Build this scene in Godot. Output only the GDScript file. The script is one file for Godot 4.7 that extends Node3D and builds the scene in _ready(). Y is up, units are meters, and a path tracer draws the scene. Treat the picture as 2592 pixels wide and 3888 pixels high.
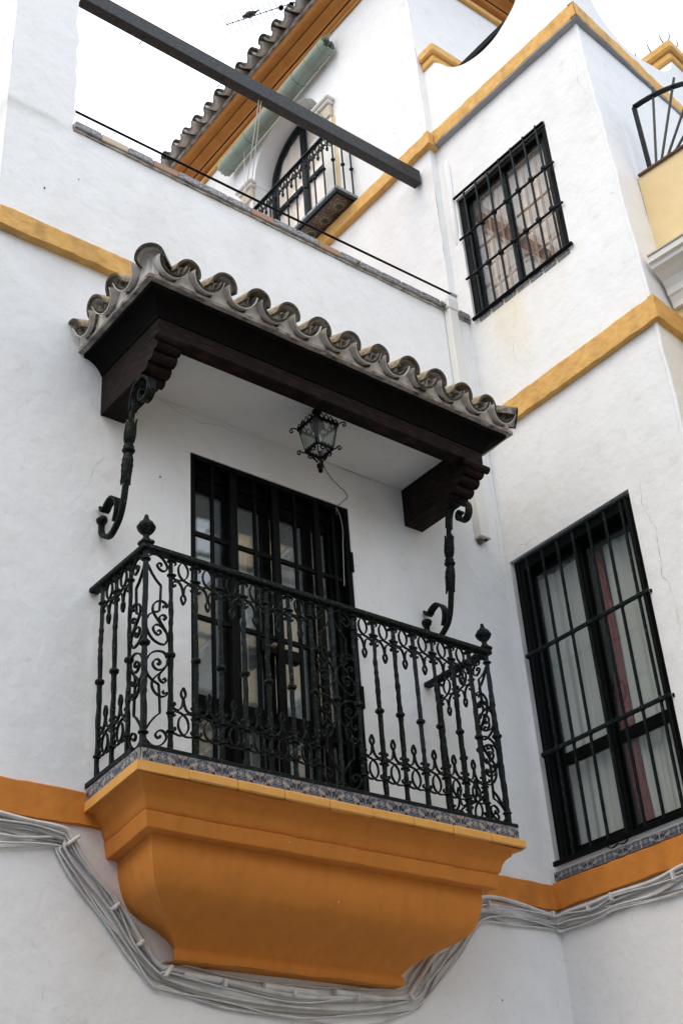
extends Node3D

var M := {}
var rng := RandomNumberGenerator.new()
var wob := FastNoiseLite.new()
var fine := FastNoiseLite.new()

# ---------------------------------------------------------------- mesh builder
class Mb:
	var v := PackedVector3Array()
	var uv := PackedVector2Array()
	var col := PackedColorArray()
	var ix := PackedInt32Array()
	var tint := Color.WHITE

	func pt(p: Vector3, t := Vector2.ZERO) -> int:
		v.append(p); uv.append(t); col.append(tint)
		return v.size() - 1

	func tri(a: Vector3, b: Vector3, c: Vector3) -> void:
		var n := pt(a); pt(b); pt(c)
		ix.append_array(PackedInt32Array([n, n + 1, n + 2]))

	func quad(a: Vector3, b: Vector3, c: Vector3, d: Vector3, uvr := Rect2(0, 0, 1, 1)) -> void:
		var n := pt(a, uvr.position)
		pt(b, uvr.position + Vector2(0, uvr.size.y)); pt(c, uvr.end); pt(d, uvr.position + Vector2(uvr.size.x, 0))
		ix.append_array(PackedInt32Array([n, n + 1, n + 2, n, n + 2, n + 3]))

	func grid(rows: Array, flip := false, cols: Array = []) -> void:
		var first := v.size()
		var w: int = rows[0].size()
		for r in rows.size():
			for k in w:
				if cols.size(): tint = cols[r][k]
				pt(rows[r][k], Vector2(float(k) / (w - 1), float(r) / maxf(1, rows.size() - 1)))
		tint = Color.WHITE
		for r in rows.size() - 1:
			for k in w - 1:
				var a := first + r * w + k
				if flip: ix.append_array(PackedInt32Array([a, a + 1, a + w, a + 1, a + w + 1, a + w]))
				else: ix.append_array(PackedInt32Array([a, a + w, a + 1, a + 1, a + w, a + w + 1]))

	func box(c: Vector3, s: Vector3, ch := 0.0, b := Basis()) -> void:
		var h := s * 0.5
		var e := minf(ch, minf(h.x, minf(h.y, h.z)) * 0.6)
		if e <= 0.0:
			for ax in 3:
				for sg in [-1.0, 1.0]:
					var q := []
					for k in [[-1, -1], [-1, 1], [1, 1], [1, -1]]:
						var p := Vector3()
						p[ax] = sg * h[ax]
						p[(ax + 1) % 3] = k[0] * h[(ax + 1) % 3] * sg
						p[(ax + 2) % 3] = k[1] * h[(ax + 2) % 3]
						q.append(c + b * p)
					quad(q[0], q[1], q[2], q[3])
			return
		for ax in 3:
			for sg in [-1.0, 1.0]:
				var q := []
				for k in [[-1, -1], [-1, 1], [1, 1], [1, -1]]:
					var p := Vector3()
					p[ax] = sg * h[ax]
					p[(ax + 1) % 3] = k[0] * (h[(ax + 1) % 3] - e) * sg
					p[(ax + 2) % 3] = k[1] * (h[(ax + 2) % 3] - e)
					q.append(c + b * p)
				quad(q[0], q[1], q[2], q[3])
			for s1 in [-1.0, 1.0]:
				for s2 in [-1.0, 1.0]:
					var a1: int = (ax + 1) % 3
					var a2: int = (ax + 2) % 3
					var q := []
					for k in [[-1.0, 0], [1.0, 0], [1.0, 1], [-1.0, 1]]:
						var p := Vector3()
						p[ax] = k[0] * (h[ax] - e)
						p[a1] = s1 * (h[a1] - (0.0 if k[1] == 0 else e))
						p[a2] = s2 * (h[a2] - (e if k[1] == 0 else 0.0))
						q.append(c + b * p)
					if s1 * s2 > 0: quad(q[3], q[2], q[1], q[0])
					else: quad(q[0], q[1], q[2], q[3])
		for x in [-1.0, 1.0]:
			for y in [-1.0, 1.0]:
				for z in [-1.0, 1.0]:
					var p1 := c + b * Vector3(x * h.x, y * (h.y - e), z * (h.z - e))
					var p2 := c + b * Vector3(x * (h.x - e), y * h.y, z * (h.z - e))
					var p3 := c + b * Vector3(x * (h.x - e), y * (h.y - e), z * h.z)
					if x * y * z > 0: tri(p1, p3, p2)
					else: tri(p1, p2, p3)

	func tube(path: Array, radii: Array, sides := 8, flat_y := 1.0) -> void:
		var rows := []
		var up := Vector3.UP
		var n := path.size()
		var t0: Vector3 = (path[1] - path[0]).normalized()
		if absf(t0.dot(up)) > 0.9: up = Vector3.RIGHT
		var a := t0.cross(up).normalized()
		for i in n:
			var t: Vector3 = (path[mini(i + 1, n - 1)] - path[maxi(i - 1, 0)]).normalized()
			a = (a - t * a.dot(t)).normalized()
			var b2 := t.cross(a)
			var r: float = radii[mini(i, radii.size() - 1)]
			var row := []
			for k in sides + 1:
				var g := TAU * k / sides
				row.append(path[i] + a * cos(g) * r + b2 * sin(g) * r * flat_y)
			rows.append(row)
		grid(rows, true)
		for e in [0, n - 1]:
			for k in sides:
				if e == 0: tri(path[e], rows[e][k], rows[e][k + 1])
				else: tri(path[e], rows[e][k + 1], rows[e][k])

	# flat bar along a path: wide across n, thin across the path; twist in radians per point
	func strip(path: Array, n: Vector3, wn: float, wt: float, twist: Array = [], scale: Array = []) -> void:
		var rings := []
		var m := path.size()
		for i in m:
			var t: Vector3 = (path[mini(i + 1, m - 1)] - path[maxi(i - 1, 0)]).normalized()
			var l := n.cross(t).normalized()
			var nn := n
			if twist.size():
				l = l.rotated(t, twist[i])
				nn = nn.rotated(t, twist[i])
			var sc: float = scale[i] if scale.size() else 1.0
			var q := []
			for k in [[-1, -1], [1, -1], [1, 1], [-1, 1]]:
				q.append(path[i] + l * k[0] * wt * 0.5 * sc + nn * k[1] * wn * 0.5 * sc)
			rings.append(q)
		for s in 4:
			var rows := []
			for q in rings: rows.append([q[s], q[(s + 1) % 4]])
			grid(rows, true)
		quad(rings[0][0], rings[0][1], rings[0][2], rings[0][3])
		quad(rings[m - 1][3], rings[m - 1][2], rings[m - 1][1], rings[m - 1][0])

	# profile of [radius, height]
	func lathe(prof: Array, at: Vector3, sides := 20, ax := Vector3.UP) -> void:
		var a := ax.cross(Vector3.RIGHT if absf(ax.x) < 0.9 else Vector3.UP).normalized()
		var b2 := ax.cross(a)
		var rows := []
		for p in prof:
			var row := []
			for k in sides + 1:
				var g := TAU * k / sides
				row.append(at + ax * p[1] + (a * cos(g) + b2 * sin(g)) * p[0])
			rows.append(row)
		grid(rows, false)

	func extrude(poly: PackedVector2Array, o: Vector3, ux: Vector3, uy: Vector3, d: Vector3, round_sides := false) -> void:
		var t := Geometry2D.triangulate_polygon(poly)
		var up := ux.cross(uy).dot(d) > 0
		for k in range(0, t.size(), 3):
			var q := []
			for j in 3: q.append(o + ux * poly[t[k + j]].x + uy * poly[t[k + j]].y)
			var nn: Vector3 = (q[2] - q[0]).cross(q[1] - q[0])
			if nn.dot(d) > 0: q = [q[0], q[2], q[1]]
			tri(q[0], q[1], q[2])
			tri(q[0] + d, q[2] + d, q[1] + d)
		var cc := Geometry2D.is_polygon_clockwise(poly)
		for k in poly.size():
			var p := poly[k]
			var r := poly[(k + 1) % poly.size()]
			var a := o + ux * p.x + uy * p.y
			var b2 := o + ux * r.x + uy * r.y
			if cc == up: quad(a, b2, b2 + d, a + d)
			else: quad(b2, a, a + d, b2 + d)

	func mesh(m: Material, has_uv := false) -> ArrayMesh:
		var n := PackedVector3Array()
		n.resize(v.size())
		for k in range(0, ix.size(), 3):
			var a := v[ix[k]]
			var f := (v[ix[k + 2]] - a).cross(v[ix[k + 1]] - a)
			for j in 3: n[ix[k + j]] += f
		for k in n.size(): n[k] = n[k].normalized() if n[k].length_squared() > 1e-20 else Vector3.UP
		var arr := []
		arr.resize(Mesh.ARRAY_MAX)
		arr[Mesh.ARRAY_VERTEX] = v
		arr[Mesh.ARRAY_NORMAL] = n
		if has_uv: arr[Mesh.ARRAY_TEX_UV] = uv
		arr[Mesh.ARRAY_COLOR] = col
		arr[Mesh.ARRAY_INDEX] = ix
		var am := ArrayMesh.new()
		am.add_surface_from_arrays(Mesh.PRIMITIVE_TRIANGLES, arr)
		am.surface_set_material(0, m)
		return am

# ---------------------------------------------------------------- node helpers
func thing(called: String, label: String, category: String, at := Vector3.ZERO, group := "") -> Node3D:
	var o := Node3D.new()
	o.name = called
	o.position = at
	add_child(o, true)
	o.set_meta("label", label)
	o.set_meta("category", category)
	if group: o.set_meta("group", group)
	return o

func put(called: String, b: Mb, m: String, parent: Node3D, has_uv := false) -> MeshInstance3D:
	var o := MeshInstance3D.new()
	o.name = called
	var off := Vector3.ZERO
	if parent != self and parent is Node3D:
		var q: Node = parent
		while q != self:
			off += (q as Node3D).position
			q = q.get_parent()
	if off != Vector3.ZERO:
		for k in b.v.size(): b.v[k] -= off
	o.mesh = b.mesh(M[m], has_uv)
	parent.add_child(o, true)
	return o

# the same mesh once more, elsewhere under the same parent
func again(called: String, src: MeshInstance3D, t: Transform3D, parent: Node3D, m := "") -> MeshInstance3D:
	var o := MeshInstance3D.new()
	o.name = called
	o.mesh = src.mesh
	o.transform = t
	if m: o.material_override = M[m]
	parent.add_child(o, true)
	return o

func bx(called: String, lo: Vector3, hi: Vector3, m: String, parent: Node3D, ch := 0.004) -> MeshInstance3D:
	var b := Mb.new()
	b.box((lo + hi) * 0.5, (hi - lo).abs(), ch)
	return put(called, b, m, parent)

func structure(o: Node3D) -> void:
	o.set_meta("kind", "structure")

# ---------------------------------------------------------------- materials
func lin(r: float, g: float, b2: float) -> Color:
	return Color(r, g, b2).linear_to_srgb()

func noise_tex(size: int, freq: float, oct: int, sd: int, ramp: Array = [], kind := FastNoiseLite.TYPE_SIMPLEX_SMOOTH, fract := FastNoiseLite.FRACTAL_FBM) -> NoiseTexture2D:
	var n := FastNoiseLite.new()
	n.noise_type = kind
	n.fractal_type = fract
	n.frequency = freq
	n.fractal_octaves = oct
	n.seed = sd
	var t := NoiseTexture2D.new()
	t.width = size
	t.height = size
	t.seamless = true
	t.noise = n
	if ramp.size():
		var g := Gradient.new()
		var off := PackedFloat32Array()
		var cs := PackedColorArray()
		for r in ramp:
			off.append(r[0])
			cs.append(r[1])
		g.offsets = off
		g.colors = cs
		t.color_ramp = g
	return t

func mat(called: String, c: Color, rough := 0.8, metal := 0.0) -> StandardMaterial3D:
	var m := StandardMaterial3D.new()
	m.resource_name = called
	m.albedo_color = c
	m.roughness = rough
	m.metallic = metal
	m.vertex_color_use_as_albedo = true
	M[called] = m
	return m

func tri_map(m: StandardMaterial3D, tex: Texture2D, scale: Vector3, bump: Texture2D = null, depth := 0.0) -> void:
	m.albedo_texture = tex
	m.uv1_triplanar = true
	m.uv1_world_triplanar = true
	m.uv1_scale = scale
	if bump:
		m.heightmap_enabled = true
		m.heightmap_texture = bump
		m.heightmap_scale = depth

func make_materials() -> void:
	var rough_bump := noise_tex(1024, 0.007, 7, 3)
	var plaster_bump := noise_tex(1024, 0.013, 6, 4)
	var grit := noise_tex(512, 0.03, 5, 8)
	var p := mat("plaster", Color.WHITE, 0.92)
	tri_map(p, noise_tex(1024, 0.006, 6, 11, [[0.0, lin(0.74, 0.735, 0.72)], [0.2, lin(0.80, 0.80, 0.795)], [0.5, lin(0.815, 0.818, 0.818)], [1.0, lin(0.83, 0.832, 0.832)]]), Vector3.ONE * 0.62, plaster_bump, 0.32)
	p.detail_enabled = true
	p.detail_blend_mode = BaseMaterial3D.BLEND_MODE_MUL
	p.detail_uv_layer = BaseMaterial3D.DETAIL_UV_2
	p.uv2_triplanar = true
	p.uv2_world_triplanar = true
	p.uv2_scale = Vector3(0.42, 0.37, 0.42)
	p.detail_albedo = noise_tex(1024, 0.011, 5, 17, [[0.0, lin(1, 1, 1)], [0.80, lin(1, 1, 1)], [0.88, lin(0.965, 0.96, 0.952)], [0.95, lin(0.90, 0.89, 0.875)], [1.0, lin(0.80, 0.785, 0.76)]], FastNoiseLite.TYPE_SIMPLEX_SMOOTH, FastNoiseLite.FRACTAL_RIDGED)
	var o := mat("ochre", Color.WHITE, 0.85)
	tri_map(o, noise_tex(1024, 0.008, 6, 21, [[0.0, lin(0.545, 0.188, 0.025)], [0.35, lin(0.595, 0.208, 0.027)], [0.65, lin(0.61, 0.216, 0.029)], [1.0, lin(0.635, 0.238, 0.038)]]), Vector3.ONE * 0.8, plaster_bump, 0.3)
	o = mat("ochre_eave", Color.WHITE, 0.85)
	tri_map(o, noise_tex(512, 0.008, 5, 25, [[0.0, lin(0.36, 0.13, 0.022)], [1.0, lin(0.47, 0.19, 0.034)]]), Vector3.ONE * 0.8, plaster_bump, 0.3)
	o = mat("ochre_pale", Color.WHITE, 0.88)
	tri_map(o, noise_tex(1024, 0.012, 6, 22, [[0.0, lin(0.46, 0.235, 0.075)], [0.18, lin(0.65, 0.36, 0.10)], [0.6, lin(0.70, 0.405, 0.125)], [0.85, lin(0.72, 0.44, 0.165)], [1.0, lin(0.76, 0.62, 0.44)]]), Vector3.ONE * 0.9, rough_bump, 0.8)
	o = mat("ochre_edge", Color.WHITE, 0.8)
	tri_map(o, noise_tex(1024, 0.01, 6, 24, [[0.0, lin(0.60, 0.285, 0.062)], [0.5, lin(0.67, 0.335, 0.078)], [1.0, lin(0.70, 0.38, 0.11)]]), Vector3.ONE * 0.9, rough_bump, 0.3)
	o = mat("cream", Color.WHITE, 0.85)
	tri_map(o, noise_tex(512, 0.008, 5, 23, [[0.0, lin(0.68, 0.51, 0.27)], [1.0, lin(0.75, 0.59, 0.34)]]), Vector3.ONE * 0.6, rough_bump, 0.4)
	var iron_tex := noise_tex(512, 0.03, 5, 31, [[0.0, lin(0.002, 0.003, 0.003)], [0.5, lin(0.0035, 0.006, 0.0055)], [0.66, lin(0.008, 0.014, 0.013)], [0.8, lin(0.035, 0.045, 0.042)], [0.9, lin(0.11, 0.12, 0.11)], [1.0, lin(0.10, 0.075, 0.06)]])
	var i := mat("iron", Color.WHITE, 0.5)
	tri_map(i, iron_tex, Vector3.ONE * 3.0, grit, 0.12)
	i.metallic_specular = 0.24
	i = mat("iron_dark", Color.WHITE, 0.5)
	tri_map(i, noise_tex(512, 0.02, 4, 32, [[0.0, lin(0.0012, 0.0015, 0.0015)], [0.7, lin(0.0025, 0.0034, 0.0034)], [1.0, lin(0.012, 0.012, 0.011)]]), Vector3.ONE * 2.0, grit, 0.08)
	i.metallic_specular = 0.2
	i = mat("iron_blue", Color.WHITE, 0.5)
	tri_map(i, noise_tex(512, 0.02, 4, 33, [[0.0, lin(0.003, 0.005, 0.006)], [0.55, lin(0.007, 0.011, 0.013)], [0.8, lin(0.02, 0.028, 0.03)], [1.0, lin(0.07, 0.075, 0.075)]]), Vector3.ONE * 2.0, grit, 0.1)
	i.metallic_specular = 0.26
	i = mat("iron_grey", Color.WHITE, 0.6)
	tri_map(i, noise_tex(512, 0.02, 5, 34, [[0.0, lin(0.004, 0.005, 0.006)], [0.45, lin(0.012, 0.015, 0.017)], [0.6, lin(0.020, 0.024, 0.027)], [0.72, lin(0.030, 0.019, 0.015)], [0.85, lin(0.022, 0.025, 0.027)], [1.0, lin(0.10, 0.09, 0.085)]]), Vector3.ONE * 2.0, grit, 0.1)
	var w := mat("wood_dark", Color.WHITE, 0.75)
	tri_map(w, noise_tex(512, 0.02, 5, 41, [[0.0, lin(0.002, 0.0014, 0.0011)], [0.45, lin(0.008, 0.0040, 0.0030)], [0.7, lin(0.020, 0.0088, 0.0066)], [1.0, lin(0.055, 0.026, 0.020)]]), Vector3(0.8, 5.0, 0.8), grit, 0.15)
	w.metallic_specular = 0.3
	w = mat("wood_black", Color.WHITE, 0.85)
	w.metallic_specular = 0.25
	tri_map(w, noise_tex(512, 0.02, 5, 42, [[0.0, lin(0.0012, 0.0010, 0.0009)], [0.7, lin(0.0028, 0.002, 0.0018)], [1.0, lin(0.014, 0.010, 0.008)]]), Vector3(1.0, 5.0, 1.0), grit, 0.15)
	w = mat("wood_brown", Color.WHITE, 0.6)
	tri_map(w, noise_tex(512, 0.02, 5, 43, [[0.0, lin(0.16, 0.07, 0.03)], [1.0, lin(0.28, 0.13, 0.06)]]), Vector3(1.0, 5.0, 1.0))
	mat("muntin_tan", lin(0.30, 0.19, 0.11), 0.6)
	mat("roof_slab", lin(0.12, 0.07, 0.04), 0.9)
	var c := mat("clay", Color.WHITE, 0.9)
	tri_map(c, noise_tex(512, 0.02, 6, 51, [[0.0, lin(0.05, 0.046, 0.038)], [0.25, lin(0.16, 0.14, 0.105)], [0.5, lin(0.34, 0.27, 0.175)], [0.8, lin(0.42, 0.30, 0.18)], [1.0, lin(0.34, 0.16, 0.09)]]), Vector3.ONE * 2.2, grit, 0.4)
	c = mat("clay_moss", Color.WHITE, 0.95)
	tri_map(c, noise_tex(512, 0.02, 6, 52, [[0.0, lin(0.02, 0.02, 0.016)], [0.35, lin(0.07, 0.064, 0.05)], [0.6, lin(0.19, 0.17, 0.13)], [1.0, lin(0.42, 0.38, 0.31)]]), Vector3.ONE * 2.6, grit, 0.5)
	c = mat("whitewash", Color.WHITE, 0.92)
	tri_map(c, noise_tex(512, 0.012, 6, 53, [[0.0, lin(0.13, 0.105, 0.085)], [0.18, lin(0.38, 0.335, 0.29)], [0.35, lin(0.57, 0.525, 0.475)], [1.0, lin(0.70, 0.665, 0.62)]]), Vector3.ONE * 1.6, rough_bump, 0.7)
	c = mat("old_mortar", Color.WHITE, 0.95)
	tri_map(c, noise_tex(512, 0.014, 6, 54, [[0.0, lin(0.06, 0.05, 0.04)], [0.35, lin(0.28, 0.25, 0.22)], [1.0, lin(0.52, 0.49, 0.45)]]), Vector3.ONE * 1.6, rough_bump, 0.7)
	c = mat("whitewash_lip", Color(1.0, 1.0, 1.0), 0.92)
	tri_map(c, noise_tex(512, 0.012, 6, 55, [[0.0, lin(0.20, 0.17, 0.14)], [0.22, lin(0.46, 0.415, 0.37)], [0.4, lin(0.60, 0.56, 0.51)], [1.0, lin(0.70, 0.665, 0.62)]]), Vector3.ONE * 1.6, rough_bump, 0.7)
	c.vertex_color_use_as_albedo = false
	mat("terracotta", lin(0.38, 0.23, 0.165), 0.85)
	mat("coping_brown", lin(0.12, 0.062, 0.042), 0.85)
	mat("white_plastic", lin(0.72, 0.71, 0.67), 0.45)
	var cb := mat("cable_white", Color.WHITE, 0.6)
	tri_map(cb, noise_tex(512, 0.01, 5, 61, [[0.0, lin(0.36, 0.34, 0.32)], [0.3, lin(0.58, 0.57, 0.55)], [1.0, lin(0.74, 0.735, 0.73)]]), Vector3.ONE * 1.5)
	mat("cable_dun", lin(0.30, 0.27, 0.24), 0.7)
	mat("cable_grey", lin(0.42, 0.42, 0.415), 0.6)
	mat("cable_brown", lin(0.14, 0.095, 0.07), 0.7)
	mat("cord_white", lin(0.62, 0.60, 0.56), 0.7)
	mat("cord_green", lin(0.03, 0.22, 0.13), 0.7)
	mat("crack", lin(0.36, 0.325, 0.28), 1.0)
	mat("hole", lin(0.06, 0.052, 0.045), 1.0)
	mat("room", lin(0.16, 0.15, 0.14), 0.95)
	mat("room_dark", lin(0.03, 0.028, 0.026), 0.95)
	mat("sheer", lin(0.42, 0.455, 0.425), 0.9)
	mat("sheer_grey", lin(0.26, 0.28, 0.27), 0.9)
	mat("blind_white", lin(0.80, 0.70, 0.62), 0.9)
	var red := mat("red_cloth", Color.WHITE, 0.85)
	tri_map(red, noise_tex(256, 0.05, 4, 71, [[0.0, lin(0.07, 0.003, 0.005)], [0.5, lin(0.15, 0.006, 0.010)], [1.0, lin(0.30, 0.07, 0.065)]], FastNoiseLite.TYPE_CELLULAR), Vector3.ONE * 1.5)
	var g := mat("glass", Color(0.9, 0.95, 0.95, 0.06), 0.02)
	g.transparency = BaseMaterial3D.TRANSPARENCY_ALPHA
	g.metallic_specular = 0.7
	g.vertex_color_use_as_albedo = false
	var lg := mat("lamp_glass", Color(0.5, 0.55, 0.53, 0.42), 0.3)
	lg.transparency = BaseMaterial3D.TRANSPARENCY_ALPHA
	lg.backlight_enabled = true
	lg.backlight = Color(0.7, 0.72, 0.7)
	lg.vertex_color_use_as_albedo = false
	mat("bulb", lin(0.8, 0.8, 0.78), 0.3)
	mat("white_paint", lin(0.72, 0.70, 0.66), 0.7)
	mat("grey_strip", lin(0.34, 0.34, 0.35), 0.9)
	mat("stone_panel", lin(0.55, 0.47, 0.36), 0.9)
	var bl := mat("bamboo", Color.WHITE, 0.75)
	tri_map(bl, noise_tex(256, 0.03, 4, 81, [[0.0, lin(0.20, 0.25, 0.21)], [0.5, lin(0.28, 0.34, 0.29)], [1.0, lin(0.38, 0.44, 0.39)]]), Vector3(2, 2, 0.3))
	mat("bamboo_dark", lin(0.10, 0.13, 0.10), 0.9)
	mat("twine", lin(0.32, 0.27, 0.12), 0.9)
	mat("feather", lin(0.035, 0.035, 0.04), 0.8)
	mat("aluminium", lin(0.13, 0.135, 0.14), 0.6)
	mat("leaf", lin(0.06, 0.12, 0.03), 0.8)
	mat("spike_steel", lin(0.09, 0.10, 0.12), 0.4, 0.3)
	var st := mat("paving", Color.WHITE, 0.9)
	tri_map(st, noise_tex(512, 0.02, 5, 91, [[0.0, lin(0.085, 0.094, 0.108)], [1.0, lin(0.14, 0.152, 0.172)]]), Vector3.ONE * 0.5)
	var az := mat("azulejo", Color.WHITE, 0.22)
	az.albedo_texture = ImageTexture.create_from_image(azulejo_image(false))
	az = mat("azulejo_worn", Color.WHITE, 0.35)
	az.albedo_texture = ImageTexture.create_from_image(azulejo_image(true))
	var ss := mat("star_tile", Color.WHITE, 0.35)
	ss.albedo_texture = ImageTexture.create_from_image(star_image())

# glazed border tile: blue zigzag ribbon, a flower in the middle, scrolls on a pinkish ground
func azulejo_image(worn: bool) -> Image:
	var w := 256
	var h := 80
	var im := Image.create(w, h, false, Image.FORMAT_RGB8)
	var ground := lin(0.30, 0.25, 0.225)
	var blue := lin(0.015, 0.021, 0.048)
	var mid := lin(0.072, 0.092, 0.125)
	var pale := lin(0.145, 0.168, 0.195)
	for y in h:
		for x in w:
			var u := absf(float(x) / w - 0.5) * 2.0        # 0 in the middle, 1 at the joint
			var t := float(y) / h
			var q := fine.get_noise_2d(x * 2.2, y * 2.2) * 0.05
			var c := ground
			var leaf := sin(u * 11.0 + sin(t * 7.0) * 1.6) * 0.5 + cos(t * 9.0 - u * 5.0) * 0.5
			if leaf > 0.25 + q: c = mid
			elif leaf > -0.1 + q: c = pale
			if absf(leaf - 0.25) < 0.10: c = ground.lerp(pale, 0.4)
			if absf(leaf + 0.1) < 0.05: c = blue
			var z := 0.86 - absf(u - 0.62) * 1.9
			if u > 0.4 and absf(t - (1.0 - (u - 0.4) * 1.2 + 0.10 * sin(u * 34.0)) ) < 0.11 + q: c = blue
			if u > 0.72 and absf(t - ((u - 0.72) * 2.6 + 0.05)) < 0.09: c = blue
			var f := Vector2(u * 1.55, t - 0.42)
			var rr := f.length() * (1.0 + 0.18 * cos(atan2(f.y, f.x) * 6.0))
			if rr < 0.34: c = pale
			if absf(rr - 0.34) < 0.045: c = blue
			if rr < 0.13: c = ground
			if absf(rr - 0.15) < 0.03: c = mid
			if t < 0.05 or t > 0.95: c = c.lerp(mid, 0.7)
			if x < 2 or x > w - 3: c = lin(0.10, 0.10, 0.11)
			var n := fine.get_noise_2d(x * 0.9 + 300.0, y * 0.9)
			if worn and n > 0.12: c = c.lerp(lin(0.40, 0.36, 0.33), clampf((n - 0.12) * 7.0, 0.0, 0.85))
			if worn: c = c.lerp(lin(0.42, 0.42, 0.44), 0.22)
			c = c * (1.0 + fine.get_noise_2d(x * 1.3, y * 1.3 + 90.0) * 0.25)
			im.set_pixel(x, y, c)
	return im

func star_image() -> Image:
	var s := 160
	var im := Image.create(s, s, false, Image.FORMAT_RGB8)
	for y in s:
		for x in s:
			var p := Vector2(float(x) / s - 0.5, float(y) / s - 0.5)
			var a := atan2(p.y, p.x)
			var r := p.length()
			var c := lin(0.17, 0.10, 0.07)
			var k := absf(fposmod(a / (TAU / 8.0) + 0.5, 1.0) - 0.5) * 2.0
			var star := r * (1.0 + 0.55 * k)
			if star < 0.56: c = lin(0.40, 0.34, 0.28)
			if absf(star - 0.56) < 0.03: c = lin(0.02, 0.02, 0.02)
			if star < 0.46: c = lin(0.20, 0.13, 0.10)
			if star < 0.36: c = lin(0.42, 0.36, 0.30)
			if absf(star - 0.36) < 0.025: c = lin(0.03, 0.035, 0.03)
			if star < 0.2: c = lin(0.05, 0.09, 0.06)
			if maxf(absf(p.x), absf(p.y)) > 0.485: c = lin(0.05, 0.04, 0.03)
			im.set_pixel(x, y, c * (0.72 + fine.get_noise_2d(x * 2.0, y * 2.0) * 0.25))
	return im

# ---------------------------------------------------------------- shapes
func smooth_curve(p: Array, sub := 4) -> Array:
	var out := []
	for i in p.size() - 1:
		var a = p[maxi(i - 1, 0)]
		var b2 = p[i]
		var c = p[i + 1]
		var d = p[mini(i + 2, p.size() - 1)]
		for k in sub:
			var t := float(k) / sub
			out.append(0.5 * (2.0 * b2 + (c - a) * t + (2.0 * a - 5.0 * b2 + 4.0 * c - d) * t * t + (3.0 * b2 - a - 3.0 * c + d) * t * t * t))
	out.append(p[p.size() - 1])
	return out

# a plastered face with openings: o + ux * u + uy * v, uneven along n
func wall_sheet(called: String, parent: Node3D, o: Vector3, ux: Vector3, n: Vector3, us: Vector2, vs: Vector2, holes: Array, cell: float, amp: float, m: String, stain = null, warp = null) -> MeshInstance3D:
	var ul := [us.x, us.y]
	var vl := [vs.x, vs.y]
	for h in holes:
		for x in [h[0], h[2]]: if x > us.x and x < us.y and not ul.has(x): ul.append(x)
		for y in [h[1], h[3]]: if y > vs.x and y < vs.y and not vl.has(y): vl.append(y)
	var fill := func(l: Array) -> Array:
		l.sort()
		var out := []
		for i in l.size() - 1:
			var k := maxi(1, int(ceil((l[i + 1] - l[i]) / cell)))
			for j in k: out.append(lerpf(l[i], l[i + 1], float(j) / k))
		out.append(l[l.size() - 1])
		return out
	ul = fill.call(ul)
	vl = fill.call(vl)
	var b := Mb.new()
	for vv in vl:
		for uu in ul:
			var p: Vector3 = o + ux * uu + Vector3.UP * vv
			var w := 1.0
			for h in holes:
				var d := maxf(maxf(h[0] - uu, uu - h[2]), maxf(h[1] - vv, vv - h[3]))
				w = minf(w, clampf(d / 0.10, 0.0, 1.0))
			p += n * (wob.get_noise_3dv(p * 1.0) * amp + fine.get_noise_3dv(p * 50.0) * amp * 0.25) * w
			if warp != null: p = warp.call(p, uu, vv)
			b.tint = stain.call(uu, vv) if stain != null else Color.WHITE
			b.pt(p)
	var cw := ul.size()
	var turned := ux.cross(Vector3.UP).dot(n) > 0
	for r in vl.size() - 1:
		for k in cw - 1:
			var cu: float = (ul[k] + ul[k + 1]) * 0.5
			var cv: float = (vl[r] + vl[r + 1]) * 0.5
			var inside := false
			for h in holes:
				if cu > h[0] and cu < h[2] and cv > h[1] and cv < h[3]: inside = true
			if inside: continue
			var a := r * cw + k
			if turned: b.ix.append_array(PackedInt32Array([a, a + cw, a + 1, a + 1, a + cw, a + cw + 1]))
			else: b.ix.append_array(PackedInt32Array([a, a + 1, a + cw, a + 1, a + cw + 1, a + cw]))
	return put(called, b, m, parent)

# a string course: a bar of plaster with uneven edges from p to q; up = height, out = projection
func band(called: String, parent: Node3D, p: Vector3, q: Vector3, h: float, out: Vector3, m: String, worn := 0.3, ends := true) -> void:
	var n := int(ceil(p.distance_to(q) / 0.04))
	var rows := []
	var cols := []
	for i in n + 1:
		var c := p.lerp(q, float(i) / n)
		var row := []
		var cl := []
		var k := 0
		for s in [[0.0, 1.0], [0.5, 1.0], [0.97, 1.0], [1.0, 0.97], [1.0, 0.7], [1.0, 0.35], [1.0, 0.03], [0.97, 0.0], [0.5, 0.0], [0.0, 0.0]]:
			var pt: Vector3 = c + out * s[0] + Vector3.UP * h * s[1]
			var w := Vector3(fine.get_noise_3dv(pt * 150.0), fine.get_noise_3dv(pt * 150.0 + Vector3(40, 0, 0)), fine.get_noise_3dv(pt * 150.0 + Vector3(0, 40, 0))) * 0.007
			row.append(pt + (w if s[0] > 0 else Vector3.ZERO))
			var f := fine.get_noise_3dv(Vector3(pt.x * 110.0, pt.y * 40.0, pt.z * 110.0))
			var g := 1.0 + f * worn
			cl.append(Color(g, g, g * (1.0 + maxf(f, 0.0) * worn)))
			k += 1
		rows.append(row)
		cols.append(cl)
	var b := Mb.new()
	b.grid(rows, out.cross(q - p).y < 0, cols)
	if ends:
		for e in [0, n]:
			for k in range(1, 8): b.tri(rows[e][0], rows[e][k], rows[e][k + 1])
			b.tri(rows[e][0], rows[e][8], rows[e][9])
	put(called, b, m, parent)

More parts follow.
